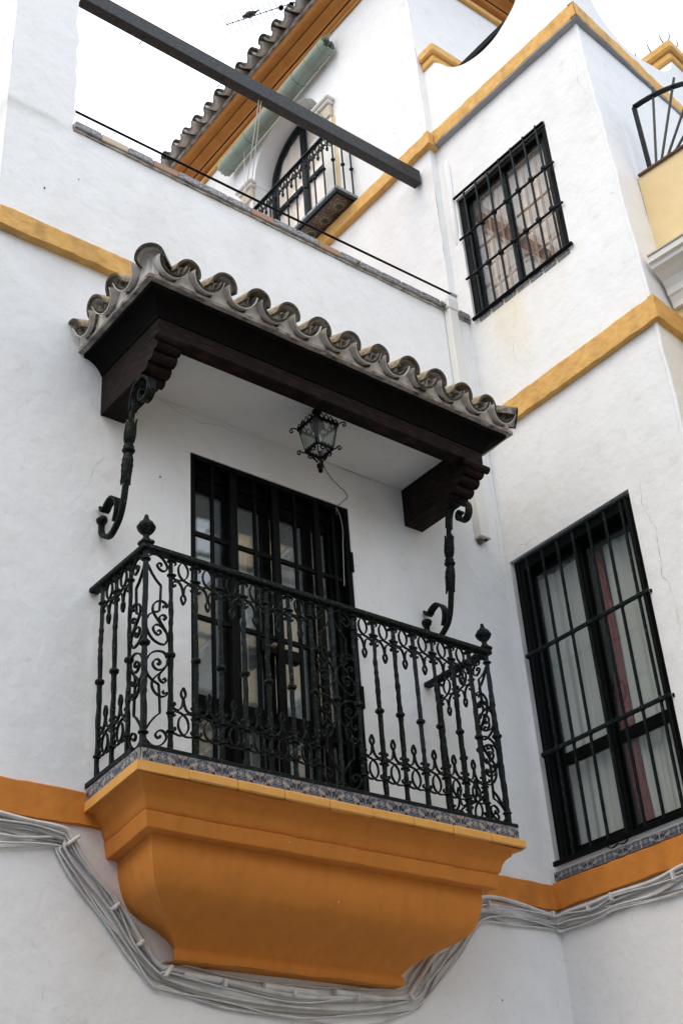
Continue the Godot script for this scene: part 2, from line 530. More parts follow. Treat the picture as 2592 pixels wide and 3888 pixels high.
# a dark room with an open side towards the window
func room(parent: Node3D, lo: Vector3, hi: Vector3, open: int, m := "room") -> void:
	for ax in 3:
		for sg in 2:
			if ax * 2 + sg == open: continue
			var a := lo - Vector3.ONE * 0.1
			var b2 := hi + Vector3.ONE * 0.1
			for k in 3:
				if k < ax:
					a[k] = lo[k]
					b2[k] = hi[k]
			if sg == 0: b2[ax] = lo[ax]
			else: a[ax] = hi[ax]
			if open / 2 != ax:
				if open % 2 == 0: a[open / 2] = lo[open / 2]
				else: b2[open / 2] = hi[open / 2]
			bx("room_wall", a, b2, m, parent, 0.0)

func crack(parent: Node3D, pts: Array, n: Vector3, wide := 0.004, m := "crack") -> void:
	var w := wide * 0.7
	var path := []
	for i in pts.size() - 1:
		for k in 9:
			var p: Vector3 = pts[i].lerp(pts[i + 1], k / 9.0)
			var side: Vector3 = (pts[i + 1] - pts[i]).normalized().cross(n)
			path.append(p + side * (fine.get_noise_3dv(p * 60.0) * 0.05 + fine.get_noise_3dv(p * 260.0) * 0.02))
	path.append(pts[pts.size() - 1])
	var b := Mb.new()
	var rows := []
	for i in path.size():
		var t: Vector3 = (path[mini(i + 1, path.size() - 1)] - path[maxi(i - 1, 0)]).normalized()
		var s := t.cross(n).normalized() * w * 0.5 * (0.12 + absf(fine.get_noise_3dv(path[i] * 160.0)) * 2.0) * (1.0 - absf(2.0 * i / (path.size() - 1.0) - 1.0) * 0.6)
		rows.append([path[i] + n * 0.003 - s, path[i] + n * 0.003 + s])
	b.grid(rows)
	put("crack", b, m, parent)

func speck(parent: Node3D, at: Vector3, n: Vector3, r: float, m := "hole") -> void:
	var b := Mb.new()
	b.lathe([[0.0, 0.004], [r * 0.5, 0.0035], [r * 0.8, 0.001]], at, 5, n)
	for k in b.v.size(): b.v[k] += (b.v[k] - at) * fine.get_noise_3dv(b.v[k] * 900.0) * 0.9
	put("chip", b, m, parent)

# ---------------------------------------------------------------- ironwork
const STRAND := [Vector2(-.050, .020), Vector2(-.044, .023), Vector2(-.043, .032), Vector2(-.051, .038), Vector2(-.060, .034), Vector2(-.058, .046), Vector2(-.040, .052), Vector2(-.015, .055), Vector2(.008, .045), Vector2(.024, .022), Vector2(.028, 0.0), Vector2(.022, -.028), Vector2(.005, -.048), Vector2(-.018, -.058), Vector2(-.042, -.061), Vector2(-.058, -.054), Vector2(-.060, -.042), Vector2(-.052, -.034), Vector2(-.045, -.039), Vector2(-.049, -.045)]
const DART := [Vector2(-.049, -.088), Vector2(-.045, -.095), Vector2(-.052, -.101), Vector2(-.060, -.094), Vector2(-.059, -.079), Vector2(-.046, -.070), Vector2(-.029, -.069), Vector2(-.013, -.083), Vector2(-.004, -.108), Vector2(-.002, -.126), Vector2(.009, -.142), Vector2(.0125, -.157), Vector2(.008, -.172), Vector2(0.0, -.188)]

func ornament(o: Vector3, ux: Vector3, sgn: float, wide := 1.0) -> Mb:
	var b := Mb.new()
	var n := ux.cross(Vector3.UP)
	for c in [STRAND, DART]:
		for mir in [1.0, -1.0]:
			var path := []
			for q in smooth_curve(c, 3): path.append(o + ux * q.x * mir * wide + Vector3.UP * q.y * sgn)
			b.strip(path, n, 0.013, 0.006 if c == STRAND else 0.0075)
	return b

# half of a scroll panel between a post and a bar, from the middle up; px are steps of the panel drawing
const PANEL := [
	[[880, 330], [940, 275], [1010, 262], [1090, 300], [1150, 380], [1160, 440], [1130, 490], [1080, 503], [1030, 470], [1010, 420], [1040, 388], [1075, 400], [1068, 432]],
	[[872, 470], [930, 580], [1000, 680], [1065, 742], [1068, 760], [1060, 990], [1048, 1150], [1030, 1165], [960, 1190], [895, 1250], [862, 1330]],
	[[1120, 1080], [1105, 1062], [1130, 1040], [1163, 1062], [1160, 1025], [1110, 990], [1060, 988], [1000, 1020], [960, 1080], [950, 1150], [970, 1210], [1020, 1280], [1080, 1345], [1130, 1410], [1165, 1480], [1175, 1560]],
	[[1110, 1240], [1128, 1264], [1150, 1230], [1120, 1197], [1075, 1210], [1050, 1260], [1068, 1320], [1112, 1380]],
	[[1040, 1470], [1032, 1455], [1060, 1448], [1072, 1490], [1030, 1522], [980, 1490], [960, 1430], [990, 1382], [1040, 1366], [1100, 1392], [1140, 1440]],
	[[862, 1450], [900, 1540], [960, 1610], [1050, 1650], [1130, 1640], [1165, 1570]],
]

func panel_scrolls(post: Vector3, ux: Vector3, ymid: float, parent: Node3D, m: String) -> void:
	var n := ux.cross(Vector3.UP)
	for up in [1.0, -1.0]:
		for c in PANEL:
			var pts := []
			for q in c: pts.append(Vector2((q[0] - 840) * 0.000376, (4.989 - (q[1] - 200) * 0.000346) - 4.468))
			var path := []
			for q in (smooth_curve(pts, 3) if c[0][1] != 470 else pts): path.append(post + ux * q.x + Vector3.UP * (ymid + q.y * up))
			var b := Mb.new()
			b.strip(path, n, 0.013, 0.0075)
			put("scroll", b, m, parent)

# square forged bar with a twisted length and a collar in the middle
func baluster(at: Vector3, y0: float, y1: float, s: float, kind: int) -> Mb:
	var b := Mb.new()
	var path := []
	var tw := []
	var sc := []
	var turn := 0.0
	for i in 49:
		var t := i / 48.0
		var y := lerpf(y0, y1, t)
		path.append(Vector3(at.x + fine.get_noise_2d(y * 90.0, at.x * 300.0) * 0.004, y, at.z + fine.get_noise_2d(y * 90.0, at.x * 300.0 + 500.0) * 0.004))
		var twisted := (t > 0.60 and t < 0.78) if kind == 0 else ((t > 0.22 and t < 0.36) if kind == 1 else (t > 0.66 and t < 0.80 or t > 0.16 and t < 0.27))
		if twisted: turn += 0.62
		tw.append(turn)
		sc.append(1.0 + fine.get_noise_2d(y * 260.0, at.x * 400.0) * 0.25)
	b.strip(path, Vector3(0, 0, 1), s, s, tw, sc)
	return b

func collar(at: Vector3, s: float, h: float) -> Mb:
	var b := Mb.new()
	b.lathe([[s * 0.5, -h * 0.5], [s * 0.78, -h * 0.5], [s * 0.95, -h * 0.2], [s * 0.95, h * 0.2], [s * 0.78, h * 0.5], [s * 0.5, h * 0.5]], at, 8)
	return b

# ---------------------------------------------------------------- the place
const B_DIR := Vector3(0.9925, 0, -0.122)      # along the face beyond the convex corner
const B_OUT := Vector3(0.122, 0, 0.9925)

func edge_z(y: float) -> float:
	return 1.6 - clampf((y - 7.1) / 3.1, 0.0, 1.4) * 0.065

func _ready() -> void:
	rng.seed = 7
	wob.seed = 5
	wob.frequency = 1.6
	wob.fractal_octaves = 3
	fine.seed = 9
	fine.frequency = 0.05
	fine.fractal_octaves = 3
	# camera
	var cam := Camera3D.new()
	cam.name = "camera"
	cam.transform = Transform3D(Basis(Vector3(0.788954, -0.063899, 0.61112), Vector3(-0.2839, 0.844143, 0.454779), Vector3(-0.544933, -0.532297, 0.647849)).orthonormalized(), Vector3(-5.967, 1.6, 5.4))
	cam.fov = 41.858
	cam.near = 0.05
	cam.far = 400.0
	add_child(cam)
	cam.make_current()
	# sky, exposure, sun
	var we := WorldEnvironment.new()
	we.name = "world_environment"
	var env := Environment.new()
	env.tonemap_mode = Environment.TONE_MAPPER_LINEAR
	env.tonemap_exposure = 1.7
	env.background_mode = Environment.BG_SKY
	env.sdfgi_enabled = true
	env.ssao_enabled = true
	env.ssil_enabled = true
	var sky := Sky.new()
	var pano := PanoramaSkyMaterial.new()
	pano.panorama = ImageTexture.create_from_image(sky_image())
	sky.sky_material = pano
	env.sky = sky
	we.environment = env
	add_child(we)
	var sun := DirectionalLight3D.new()
	sun.name = "sun"
	sun.light_color = Color(1.0, 0.91, 0.77)
	sun.light_energy = 0.26
	sun.light_angular_distance = 40.0
	sun.shadow_enabled = true
	add_child(sun)
	sun.look_at_from_position(Vector3.ZERO, -Vector3(-0.62, 0.77, 0.10), Vector3.UP)

	make_materials()
	build_ground()
	build_white_house()
	build_corner_house()
	build_tower_house()
	build_yellow_house()
	build_street_houses()
	build_balcony()
	build_canopy()
	build_railing()
	build_door_grille()
	build_window_grilles()
	build_brackets()
	build_lantern()
	build_cables()
	build_terrace_things()
	build_far_things()

# overcast: bright thin cloud, a touch of blue-grey in the thicker patches, brightest round the hidden sun
func sky_image() -> Image:
	var w := 512
	var h := 256
	var im := Image.create(w, h, false, Image.FORMAT_RGBF)
	var cl := FastNoiseLite.new()
	cl.seed = 14
	cl.frequency = 1.3
	cl.fractal_octaves = 5
	var s := Vector3(-0.62, 0.77, 0.10).normalized()
	for y in h:
		var el := PI * (0.5 - (y + 0.5) / h)
		for x in w:
			var az := TAU * (x + 0.5) / w
			var d := Vector3(-sin(az) * cos(el), sin(el), cos(az) * cos(el))
			var c := Vector3(0.35, 0.34, 0.33)
			if el > -0.02:
				var p := Vector3(d.x, d.y * 1.6 + 0.2, d.z)
				var k := clampf(cl.get_noise_3dv(p) * 1.1 + 0.5, 0.0, 1.0)
				var lum := lerpf(0.98, 1.36, k) * (0.82 + 0.18 * d.y) + 0.10 * pow(maxf(d.dot(s), 0.0), 6.0)
				c = Vector3(0.865, 0.955, 1.095).lerp(Vector3(0.94, 0.99, 1.06), k) * lum * 0.97
			im.set_pixel(x, y, Color(c.x, c.y, c.z))
	return im

func build_ground() -> void:
	var b := Mb.new()
	b.quad(Vector3(-90, 0, -90), Vector3(-90, 0, 90), Vector3(90, 0, 90), Vector3(90, 0, -90))
	structure(put("street", b, "paving", self))

func dirt(u: float, v: float, k: float) -> Color:
	var a := fine.get_noise_2d(u * 26.0, v * 9.0)
	var c := fine.get_noise_2d(u * 7.0 + 70.0, v * 7.0)
	var g := 1.0 - maxf(a - 0.1, 0.0) * k - maxf(c - 0.15, 0.0) * k * 0.7
	return Color(g, g * (1.0 - maxf(a - 0.1, 0.0) * k * 0.12), g * (1.0 - maxf(a - 0.1, 0.0) * k * 0.25))

func stain_a(u: float, v: float) -> Color:
	var c := dirt(u, v, 0.12)
	# grime under the parapet tiles, round the canopy ends and low on the wall
	var g := 0.0
	g += clampf(1.0 - (8.235 - v) / 0.10, 0.0, 1.0) * (0.18 + 0.3 * fine.get_noise_2d(u * 40.0, 3.0)) if v < 8.236 else 0.0
	g += clampf(1.0 - absf(v - 6.30) / 0.5, 0.0, 1.0) * clampf(1.0 - absf(u + 1.3) / 0.7, 0.0, 1.0) * 0.10
	g += clampf(fine.get_noise_2d(u * 4.0 + 9.0, v * 4.0) - 0.1, 0.0, 1.0) * 0.12 * clampf((3.8 - v) / 0.6, 0.0, 1.0)
	return Color(c.r * (1.0 - g), c.g * (1.0 - g * 1.05), c.b * (1.0 - g * 1.15))

func stain_b(u: float, v: float) -> Color:
	var c := dirt(u, v, 0.08)
	var r := 0.0
	if v < 8.2 and v > 7.4:    # rust water running from the upper sill
		var f := clampf(1.0 - (8.2 - v) / 0.8, 0.0, 1.0)
		r = maxf(fine.get_noise_2d(u * 60.0, v * 2.5) + 0.05, 0.0) * f * 1.1 * clampf(1.0 - absf(u - 0.55) / 0.6, 0.0, 1.0)
		r += clampf(1.0 - (8.2 - v) / 0.10, 0.0, 1.0) * 0.10
	return Color(c.r * (1.0 - r * 0.10), c.g * (1.0 - r * 0.32), c.b * (1.0 - r * 0.75))

func pier_wander(y: float) -> float:
	return fine.get_noise_2d(y * 34.0, 12.0) * 0.05 * clampf((y - 8.24) / 0.1, 0.0, 1.0)

func pier_edge(p: Vector3, u: float, v: float) -> Vector3:
	if u > -3.45 and u < -3.38: p.x += pier_wander(v)
	return p

func pier_side(p: Vector3, u: float, v: float) -> Vector3:
	p.x += pier_wander(v) * (1.0 - u / 0.45)
	return p

func build_white_house() -> void:
	var h := thing("white_house", "low white plastered house with the roofed balcony and a terrace behind its parapet", "house", Vector3(-1.9, 0, 0))
	var X := Vector3.RIGHT
	var Z := Vector3.BACK
	wall_sheet("front_wall", h, Vector3.ZERO, X, Z, Vector2(-3.83, 0.0), Vector2(0.0, 10.7), [[-3.39, 8.235, 5.0, 20.0], [-2.53, 3.93, -1.37, 6.08]], 0.05, 0.0045, "plaster", stain_a, pier_edge)
	wall_sheet("side_wall", h, Vector3(-3.83, 0, 0), Vector3.FORWARD, Vector3.LEFT, Vector2(0.0, 6.0), Vector2(0.0, 10.7), [], 0.12, 0.0045, "plaster", stain_a)
	# the pier that rises above the terrace: inner side, back and top
	wall_sheet("pier_side", h, Vector3(-3.39, 0, 0), Vector3.FORWARD, X, Vector2(0.0, 0.45), Vector2(8.0, 10.7), [], 0.05, 0.0, "plaster", stain_a, pier_side)
	bx("pier_core", Vector3(-3.80, 7.6, -0.45), Vector3(-3.42, 10.69, -0.03), "plaster", h)
	bx("terrace_wall", Vector3(-3.80, 7.6, -6.0), Vector3(-3.6, 10.6, -0.46), "plaster", h)
	bx("parapet", Vector3(-3.38, 7.5, -0.25), Vector3(-0.001, 8.234, -0.03), "plaster", h)
	bx("terrace_floor", Vector3(-3.8, 7.4, -6.0), Vector3(-0.08, 7.6, -0.26), "terracotta", h)
	# coping: glazed and plain tiles, one by one
	var kinds := "bcbpbbbpbbpbwbbwbwww"
	var x := -3.385
	var k := 0
	while x < -0.05:
		var w := minf(0.186 + rng.randf() * 0.012, -0.004 - x)
		if w < 0.03: break
		var y := 8.238 + rng.randf() * 0.004
		var ch := kinds[k % kinds.length()]
		var b := Mb.new()
		b.box(Vector3(x + w * 0.5, y + 0.030, -0.125), Vector3(w - 0.004, 0.054, 0.29 + rng.randf() * 0.004), 0.005)
		put("coping_tile", b, "terracotta" if ch == "p" else ("stone_panel" if ch == "c" else "old_mortar"), h)
		if ch == "b" or ch == "w":
			var f := Mb.new()
			f.quad(Vector3(x + 0.006, y + 0.054, 0.0245), Vector3(x + 0.006, y + 0.006, 0.0245), Vector3(x + w - 0.008, y + 0.006, 0.0245), Vector3(x + w - 0.008, y + 0.054, 0.0245))
			put("glaze", f, "azulejo_worn", h.get_child(h.get_child_count() - 1), true)
		x += w
		k += 1
	band("mortar_bed", h, Vector3(-3.385, 8.222, 0), Vector3(-0.005, 8.222, 0), 0.016, Vector3(0, 0, 0.012), "old_mortar", 0.6)
	# string courses
	band("string_course", h, Vector3(-3.83, 7.145, 0), Vector3(-2.7, 7.145, 0), 0.142, Vector3(0, 0, 0.055), "ochre_pale", 0.5)
	band("string_course", h, Vector3(-3.83, 3.74, 0), Vector3(-3.0, 3.74, 0), 0.162, Vector3(0, 0, 0.022), "ochre", 0.2)
	band("string_course", h, Vector3(-1.0, 3.725, 0), Vector3(-0.001, 3.725, 0), 0.150, Vector3(0, 0, 0.022), "ochre", 0.5)
	# door opening: reveals, door leaves, panes, curtains, room
	bx("reveal", Vector3(-2.60, 3.9, -0.16), Vector3(-2.53, 6.15, -0.001), "plaster", h)
	bx("reveal", Vector3(-1.37, 3.9, -0.16), Vector3(-1.30, 6.15, -0.001), "plaster", h)
	bx("reveal", Vector3(-2.53, 6.08, -0.16), Vector3(-1.37, 6.15, -0.001), "plaster", h)
	bx("threshold", Vector3(-2.53, 3.88, -0.3), Vector3(-1.37, 3.93, -0.001), "stone_panel", h)
	var d := Node3D.new()
	d.name = "balcony_door"
	h.add_child(d, true)
	bx("door_frame", Vector3(-2.53, 5.98, -0.15), Vector3(-1.37, 6.08, -0.07), "iron_dark", d)
	bx("door_frame", Vector3(-2.53, 3.93, -0.15), Vector3(-2.45, 5.98, -0.07), "iron_dark", d)
	bx("door_frame", Vector3(-1.46, 3.93, -0.15), Vector3(-1.37, 5.98, -0.07), "iron_dark", d)
	var cuts := [-2.45, -2.21, -1.94, -1.63, -1.46]
	for i in 4:
		var a: float = cuts[i]
		var c: float = cuts[i + 1]
		bx("stile", Vector3(c - 0.04 if i < 3 else c - 0.02, 3.95, -0.14), Vector3(c + 0.02 if i < 3 else c, 5.98, -0.085), "iron_dark", d)
		bx("rail", Vector3(a + 0.02, 4.50, -0.138), Vector3(c - 0.04, 4.61, -0.088), "iron_dark", d)
		bx("rail", Vector3(a + 0.02, 5.90, -0.138), Vector3(c - 0.04, 5.98, -0.088), "iron_dark", d)
		bx("rail", Vector3(a + 0.02, 3.95, -0.138), Vector3(c - 0.04, 4.03, -0.088), "iron_dark", d)
		for yy in [[4.03, 4.50], [4.61, 5.90]]:
			var g := Mb.new()
			var t1 := rng.randf_range(-0.005, 0.005)
			var t2 := rng.randf_range(-0.004, 0.004)
			glass_sheets(g, Vector3(a + 0.01, yy[1], -0.115), Vector3(a + 0.01, yy[0], -0.115 + t2), Vector3(c - 0.03, yy[0], -0.115 + t1 + t2), Vector3(c - 0.03, yy[1], -0.115 + t1), Vector3.FORWARD)
			put("pane", g, "glass", d)
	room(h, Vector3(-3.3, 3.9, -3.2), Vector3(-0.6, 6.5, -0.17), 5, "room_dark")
	curtain("curtain", "grey net curtain hanging inside the balcony door, beside its hinge", Vector3(-2.47, 0, -0.185), Vector3(0.44, 0, 0), 3.98, 5.72, "sheer_grey", 9)
	curtain("curtain", "grey net curtain hanging inside the balcony door, beside its lock", Vector3(-1.90, 0, -0.19), Vector3(0.28, 0, 0), 3.98, 5.62, "sheer_grey", 6)
	# cracks and chips in the plaster
	crack(h, [Vector3(-3.12, 6.05, 0), Vector3(-3.11, 5.8, 0), Vector3(-3.16, 5.62, 0), Vector3(-3.27, 5.48, 0)], Z, 0.003)
	crack(h, [Vector3(-2.9, 6.36, 0), Vector3(-2.5, 6.34, 0), Vector3(-2.05, 6.355, 0)], Z, 0.005)
	crack(h, [Vector3(-1.5, 6.36, 0), Vector3(-1.1, 6.372, 0)], Z, 0.006)
	crack(h, [Vector3(-0.45, 6.05, 0), Vector3(-0.25, 5.86, 0), Vector3(-0.05, 5.82, 0)], Z, 0.003)
	crack(h, [Vector3(-0.035, 8.1, 0), Vector3(-0.03, 6.9, 0), Vector3(-0.035, 5.7, 0)], Z, 0.004)
	crack(h, [Vector3(-3.45, 8.2, 0), Vector3(-3.3, 8.1, 0), Vector3(-3.0, 8.02, 0)], Z, 0.003)
	for p in [[-3.33, 7.82, 0.006], [-3.55, 7.62, 0.007], [-1.23, 5.45, 0.004], [-2.73, 5.83, 0.007], [-0.55, 3.18, 0.006]]:
		speck(h, Vector3(p[0], p[1], 0.002), Z, p[2])

func curtain(called: String, label: String, o: Vector3, along: Vector3, y0: float, y1: float, m: String, folds: int, gather := 0.0, group := "") -> void:
	# gather: how far the drape is drawn together at its top
	var t := MeshInstance3D.new()
	var n := along.normalized().cross(Vector3.UP)
	var b := Mb.new()
	var rows := []
	for r in 13:
		var f := r / 12.0
		var row := []
		for k in folds * 8 + 1:
			var s := float(k) / (folds * 8)
			var ss := s
			if gather > 0.0: ss = lerpf(s, s * 0.35 + 0.35, gather * clampf(1.0 - f * 1.7, 0.0, 1.0)) + (0.18 * sin(f * 7.0) * gather)
			row.append(o + along * ss + Vector3.UP * lerpf(y1, y0, f) + n * (sin(s * folds * TAU + sin(f * 2.0) * 0.8) * 0.008 * (0.5 + f) + sin(s * 9.0 + f * 3.0) * 0.008))
		rows.append(row)
	b.grid(rows)
	t.name = called
	t.mesh = b.mesh(M[m])
	add_child(t, true)
	t.set_meta("label", label)
	t.set_meta("category", "curtain")
	if group: t.set_meta("group", group)

func build_corner_house() -> void:
	var h := thing("corner_house", "tall white plastered house with two barred windows, ochre string courses and a scalloped parapet", "house", Vector3(0, 0, 0.8))
	var N := Vector3.LEFT
	var wb := func(p: Vector3, u: float, v: float) -> Vector3:
		if u > 1.12: p.z = 1.12 + (p.z - 1.12) * (edge_z(v) - 1.12) / 0.48
		return p
	wall_sheet("street_wall", h, Vector3.ZERO, Vector3.BACK, N, Vector2(-0.1, 1.6), Vector2(0.0, 10.27), [[0.035, 3.985, 1.11, 6.09], [0.05, 8.215, 1.06, 9.50]], 0.045, 0.0045, "plaster", stain_b, wb)
	var wd := func(p: Vector3, u: float, v: float) -> Vector3:
		p.z += (edge_z(v) - 1.6) * (1.0 - u / 2.4)
		return p
	wall_sheet("corner_wall", h, Vector3(0, 0, 1.6), B_DIR, B_OUT, Vector2(0.0, 2.4), Vector2(0.0, 10.27), [], 0.06, 0.004, "plaster", null, wd)
	var bead := Mb.new()
	var edge := []
	for k in 105:
		var y := k * 0.1
		edge.append(Vector3(0.008 + fine.get_noise_2d(y * 60.0, 5.0) * 0.008, y, edge_z(y) - 0.012 + fine.get_noise_2d(y * 45.0, 25.0) * 0.010))
	bead.tube(edge, [0.016], 10)
	put("corner_plaster", bead, "plaster", h)
	# parapet with scalloped top over each face
	var side := PackedVector2Array()
	for q in [[-0.1, 10.27], [-0.1, 11.21], [0.035, 11.21]]: side.append(Vector2(q[0], q[1]))
	for q in smooth_curve([Vector2(0.04, 11.2), Vector2(.106, 11.12), Vector2(.193, 10.99), Vector2(.279, 10.905), Vector2(.395, 10.835), Vector2(.536, 10.793), Vector2(.65, 10.785), Vector2(.77, 10.805), Vector2(.895, 10.868), Vector2(.99, 10.93), Vector2(1.06, 11.02), Vector2(1.12, 11.14), Vector2(1.16, 11.32), Vector2(1.175, 11.6)], 3): side.append(q)
	side.append(Vector2(1.533, 11.6))
	side.append(Vector2(1.535, 10.27))
	var b := Mb.new()
	b.extrude(side, Vector3(-0.002, 0, 0), Vector3.BACK, Vector3.UP, Vector3(0.24, 0, 0))
	put("parapet", b, "plaster", h)
	var corner := PackedVector2Array([Vector2(0.0, 10.27), Vector2(0.0, 11.6), Vector2(0.24, 11.6)])
	for q in smooth_curve([Vector2(.26, 11.5), Vector2(.29, 11.1), Vector2(.33, 10.87), Vector2(.374, 10.73), Vector2(.5, 10.59), Vector2(.66, 10.53), Vector2(.8, 10.515), Vector2(1.0, 10.55), Vector2(1.165, 10.62), Vector2(1.367, 10.70), Vector2(1.52, 10.84), Vector2(1.6, 10.95), Vector2(1.64, 11.05)], 3): corner.append(q)
	corner.append(Vector2(2.4, 11.05))
	corner.append(Vector2(2.4, 10.27))
	b = Mb.new()
	b.extrude(corner, Vector3(0, 0, 1.536), B_DIR, Vector3.UP, -B_OUT * 0.22)
	put("parapet", b, "plaster", h)
	# pedestals with ochre caps
	bx("pedestal", Vector3(0.05, 10.3, -0.1), Vector3(0.30, 11.21, 0.03), "plaster", h)
	bx("pedestal_cap", Vector3(-0.025, 11.205, -0.098), Vector3(0.33, 11.29, 0.055), "ochre_pale", h, 0.012)
	bx("pedestal_cap", Vector3(-0.055, 11.292, -0.098), Vector3(0.36, 11.40, 0.09), "ochre_pale", h, 0.015)
	var yaw := Basis(B_DIR, Vector3.UP, B_OUT)
	var pc := Vector3(0, 0, 1.536) + B_DIR * 1.95 - B_OUT * 0.33
	b = Mb.new()
	b.box(pc + Vector3(0, 10.65, 0), Vector3(0.6, 0.8, 0.6), 0.01, yaw)
	put("pedestal", b, "plaster", h)
	b = Mb.new()
	b.box(pc + Vector3(0, 11.10, 0), Vector3(0.68, 0.09, 0.70), 0.015, yaw)
	b.box(pc + Vector3(0, 11.20, 0), Vector3(0.76, 0.11, 0.78), 0.02, yaw)
	put("pedestal_cap", b, "ochre_pale", h)
	# string courses wrap the convex corner
	band("string_course", h, Vector3(0, 10.215, -0.1), Vector3(0, 10.155, 1.59), 0.15, Vector3(-0.058, 0, 0), "ochre_pale", 0.5, false)
	var e0 := Vector3(0, 10.155, 1.53)
	band("string_course", h, e0 - B_DIR * 0.068, e0 + B_DIR * 2.4, 0.15, B_OUT * 0.058, "ochre_pale", 0.4, false)
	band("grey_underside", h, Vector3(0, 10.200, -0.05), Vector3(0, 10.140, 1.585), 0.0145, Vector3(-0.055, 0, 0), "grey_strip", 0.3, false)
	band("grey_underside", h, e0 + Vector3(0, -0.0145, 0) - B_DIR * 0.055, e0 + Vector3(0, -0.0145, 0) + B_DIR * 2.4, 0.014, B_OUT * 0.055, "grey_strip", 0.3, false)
	band("string_course", h, Vector3(0, 7.105, 0.0), Vector3(0, 7.105, 1.635), 0.185, Vector3(-0.045, 0, 0), "ochre_pale", 0.25, false)
	e0 = Vector3(0, 7.105, 1.598)
	band("string_course", h, e0 - B_DIR * 0.052, e0 + B_DIR * 0.42, 0.185, B_OUT * 0.045, "ochre_pale", 0.25, true)
	band("string_course", h, Vector3(0, 3.728, 0.022), Vector3(0, 3.728, 1.64), 0.155, Vector3(-0.03, 0, 0), "ochre", 0.25)
	# lower window
	window_b(h, 0.035, 1.11, 3.985, 6.09, 0.10)
	# upper window
	window_top(h)
	# sill tiles
	var y := 3.892
	var z := 0.03
	for k in 8:
		var t := Mb.new()
		t.box(Vector3(0.03, y + 0.028, z + 0.068), Vector3(0.10, 0.054, 0.134), 0.004)
		var tile := put("sill_tile", t, "old_mortar", h)
		var f := Mb.new()
		f.quad(Vector3(-0.0225, y + 0.053, z + 0.004), Vector3(-0.0225, y + 0.003, z + 0.004), Vector3(-0.0225, y + 0.003, z + 0.132), Vector3(-0.0225, y + 0.053, z + 0.132), Rect2(0, 0, 0.66, 1) if k % 2 == 0 else Rect2(0.34, 0, 0.66, 1))
		put("glaze", f, "azulejo", tile, true)
		z += 0.1365
	z = 0.10
	for k in 7:
		var t := Mb.new()
		t.box(Vector3(0.045, 8.185 - k * 0.004, z + 0.068), Vector3(0.10, 0.05, 0.130), 0.008)
		var tile := put("sill_tile", t, "old_mortar", h)
		if k != 3:
			var f := Mb.new()
			var yy := 8.185 - k * 0.004
			f.quad(Vector3(-0.0075, yy + 0.022, z + 0.01), Vector3(-0.0075, yy - 0.016, z + 0.02), Vector3(-0.0075, yy - 0.02, z + 0.12), Vector3(-0.0075, yy + 0.022, z + 0.125), Rect2(0.2, 0, 0.6, 1))
			put("glaze", f, "azulejo_worn", tile, true)
		z += 0.1365
	# plaster lump and cracks
	b = Mb.new()
	b.tube([Vector3(0.0, 10.0, 0.01), Vector3(-0.01, 9.9, 0.012), Vector3(-0.012, 9.5, 0.01), Vector3(-0.012, 9.2, 0.0), Vector3(0.004, 9.06, -0.01)], [0.01, 0.03, 0.026, 0.03, 0.01], 8)
	put("plaster_patch", b, "plaster", h)
	crack(h, [Vector3(0, 6.1, 1.2), Vector3(0, 5.75, 1.22), Vector3(0, 5.45, 1.25), Vector3(0, 5.2, 1.27), Vector3(0, 4.95, 1.22)], N, 0.007)
	crack(h, [Vector3(0, 4.55, 1.24), Vector3(0, 4.4, 1.42)], N, 0.005)
	crack(h, [Vector3(0, 6.12, 0.06), Vector3(0, 6.15, 0.3), Vector3(0, 6.2, 0.5)], N, 0.003)
	crack(h, [Vector3(0, 9.95, 1.45), Vector3(0, 9.6, 1.42), Vector3(0, 9.3, 1.5)], N, 0.003)
	crack(h, [Vector3(0, 8.6, 1.2), Vector3(0, 8.45, 1.42), Vector3(0, 8.3, 1.55)], N, 0.003)
	crack(h, [Vector3(0, 8.12, 0.45), Vector3(0, 7.6, 0.40), Vector3(0, 7.5, 0.55)], N, 0.003)
	for p in [[8.35, 1.5, 0.005]]: speck(h, Vector3(-0.002, p[0], p[1]), N, p[2])
	bx("parapet_back", Vector3(0.05, 6.2, -0.08), Vector3(0.35, 8.1, 1.5), "plaster", h)
	bx("roof_floor", Vector3(0.25, 9.85, -0.08), Vector3(2.3, 10.2, 1.25), "roof_slab", h)

# both faces of both sheets of a double pane
func glass_sheets(g: Mb, a: Vector3, b2: Vector3, c: Vector3, d: Vector3, n: Vector3) -> void:
	for k in [0.0, 0.004, 0.012, 0.016]: g.quad(a + n * k, b2 + n * k, c + n * k, d + n * k)

func glass_single(g: Mb, a: Vector3, b2: Vector3, c: Vector3, d: Vector3, n: Vector3) -> void:
	g.quad(a, b2, c, d)

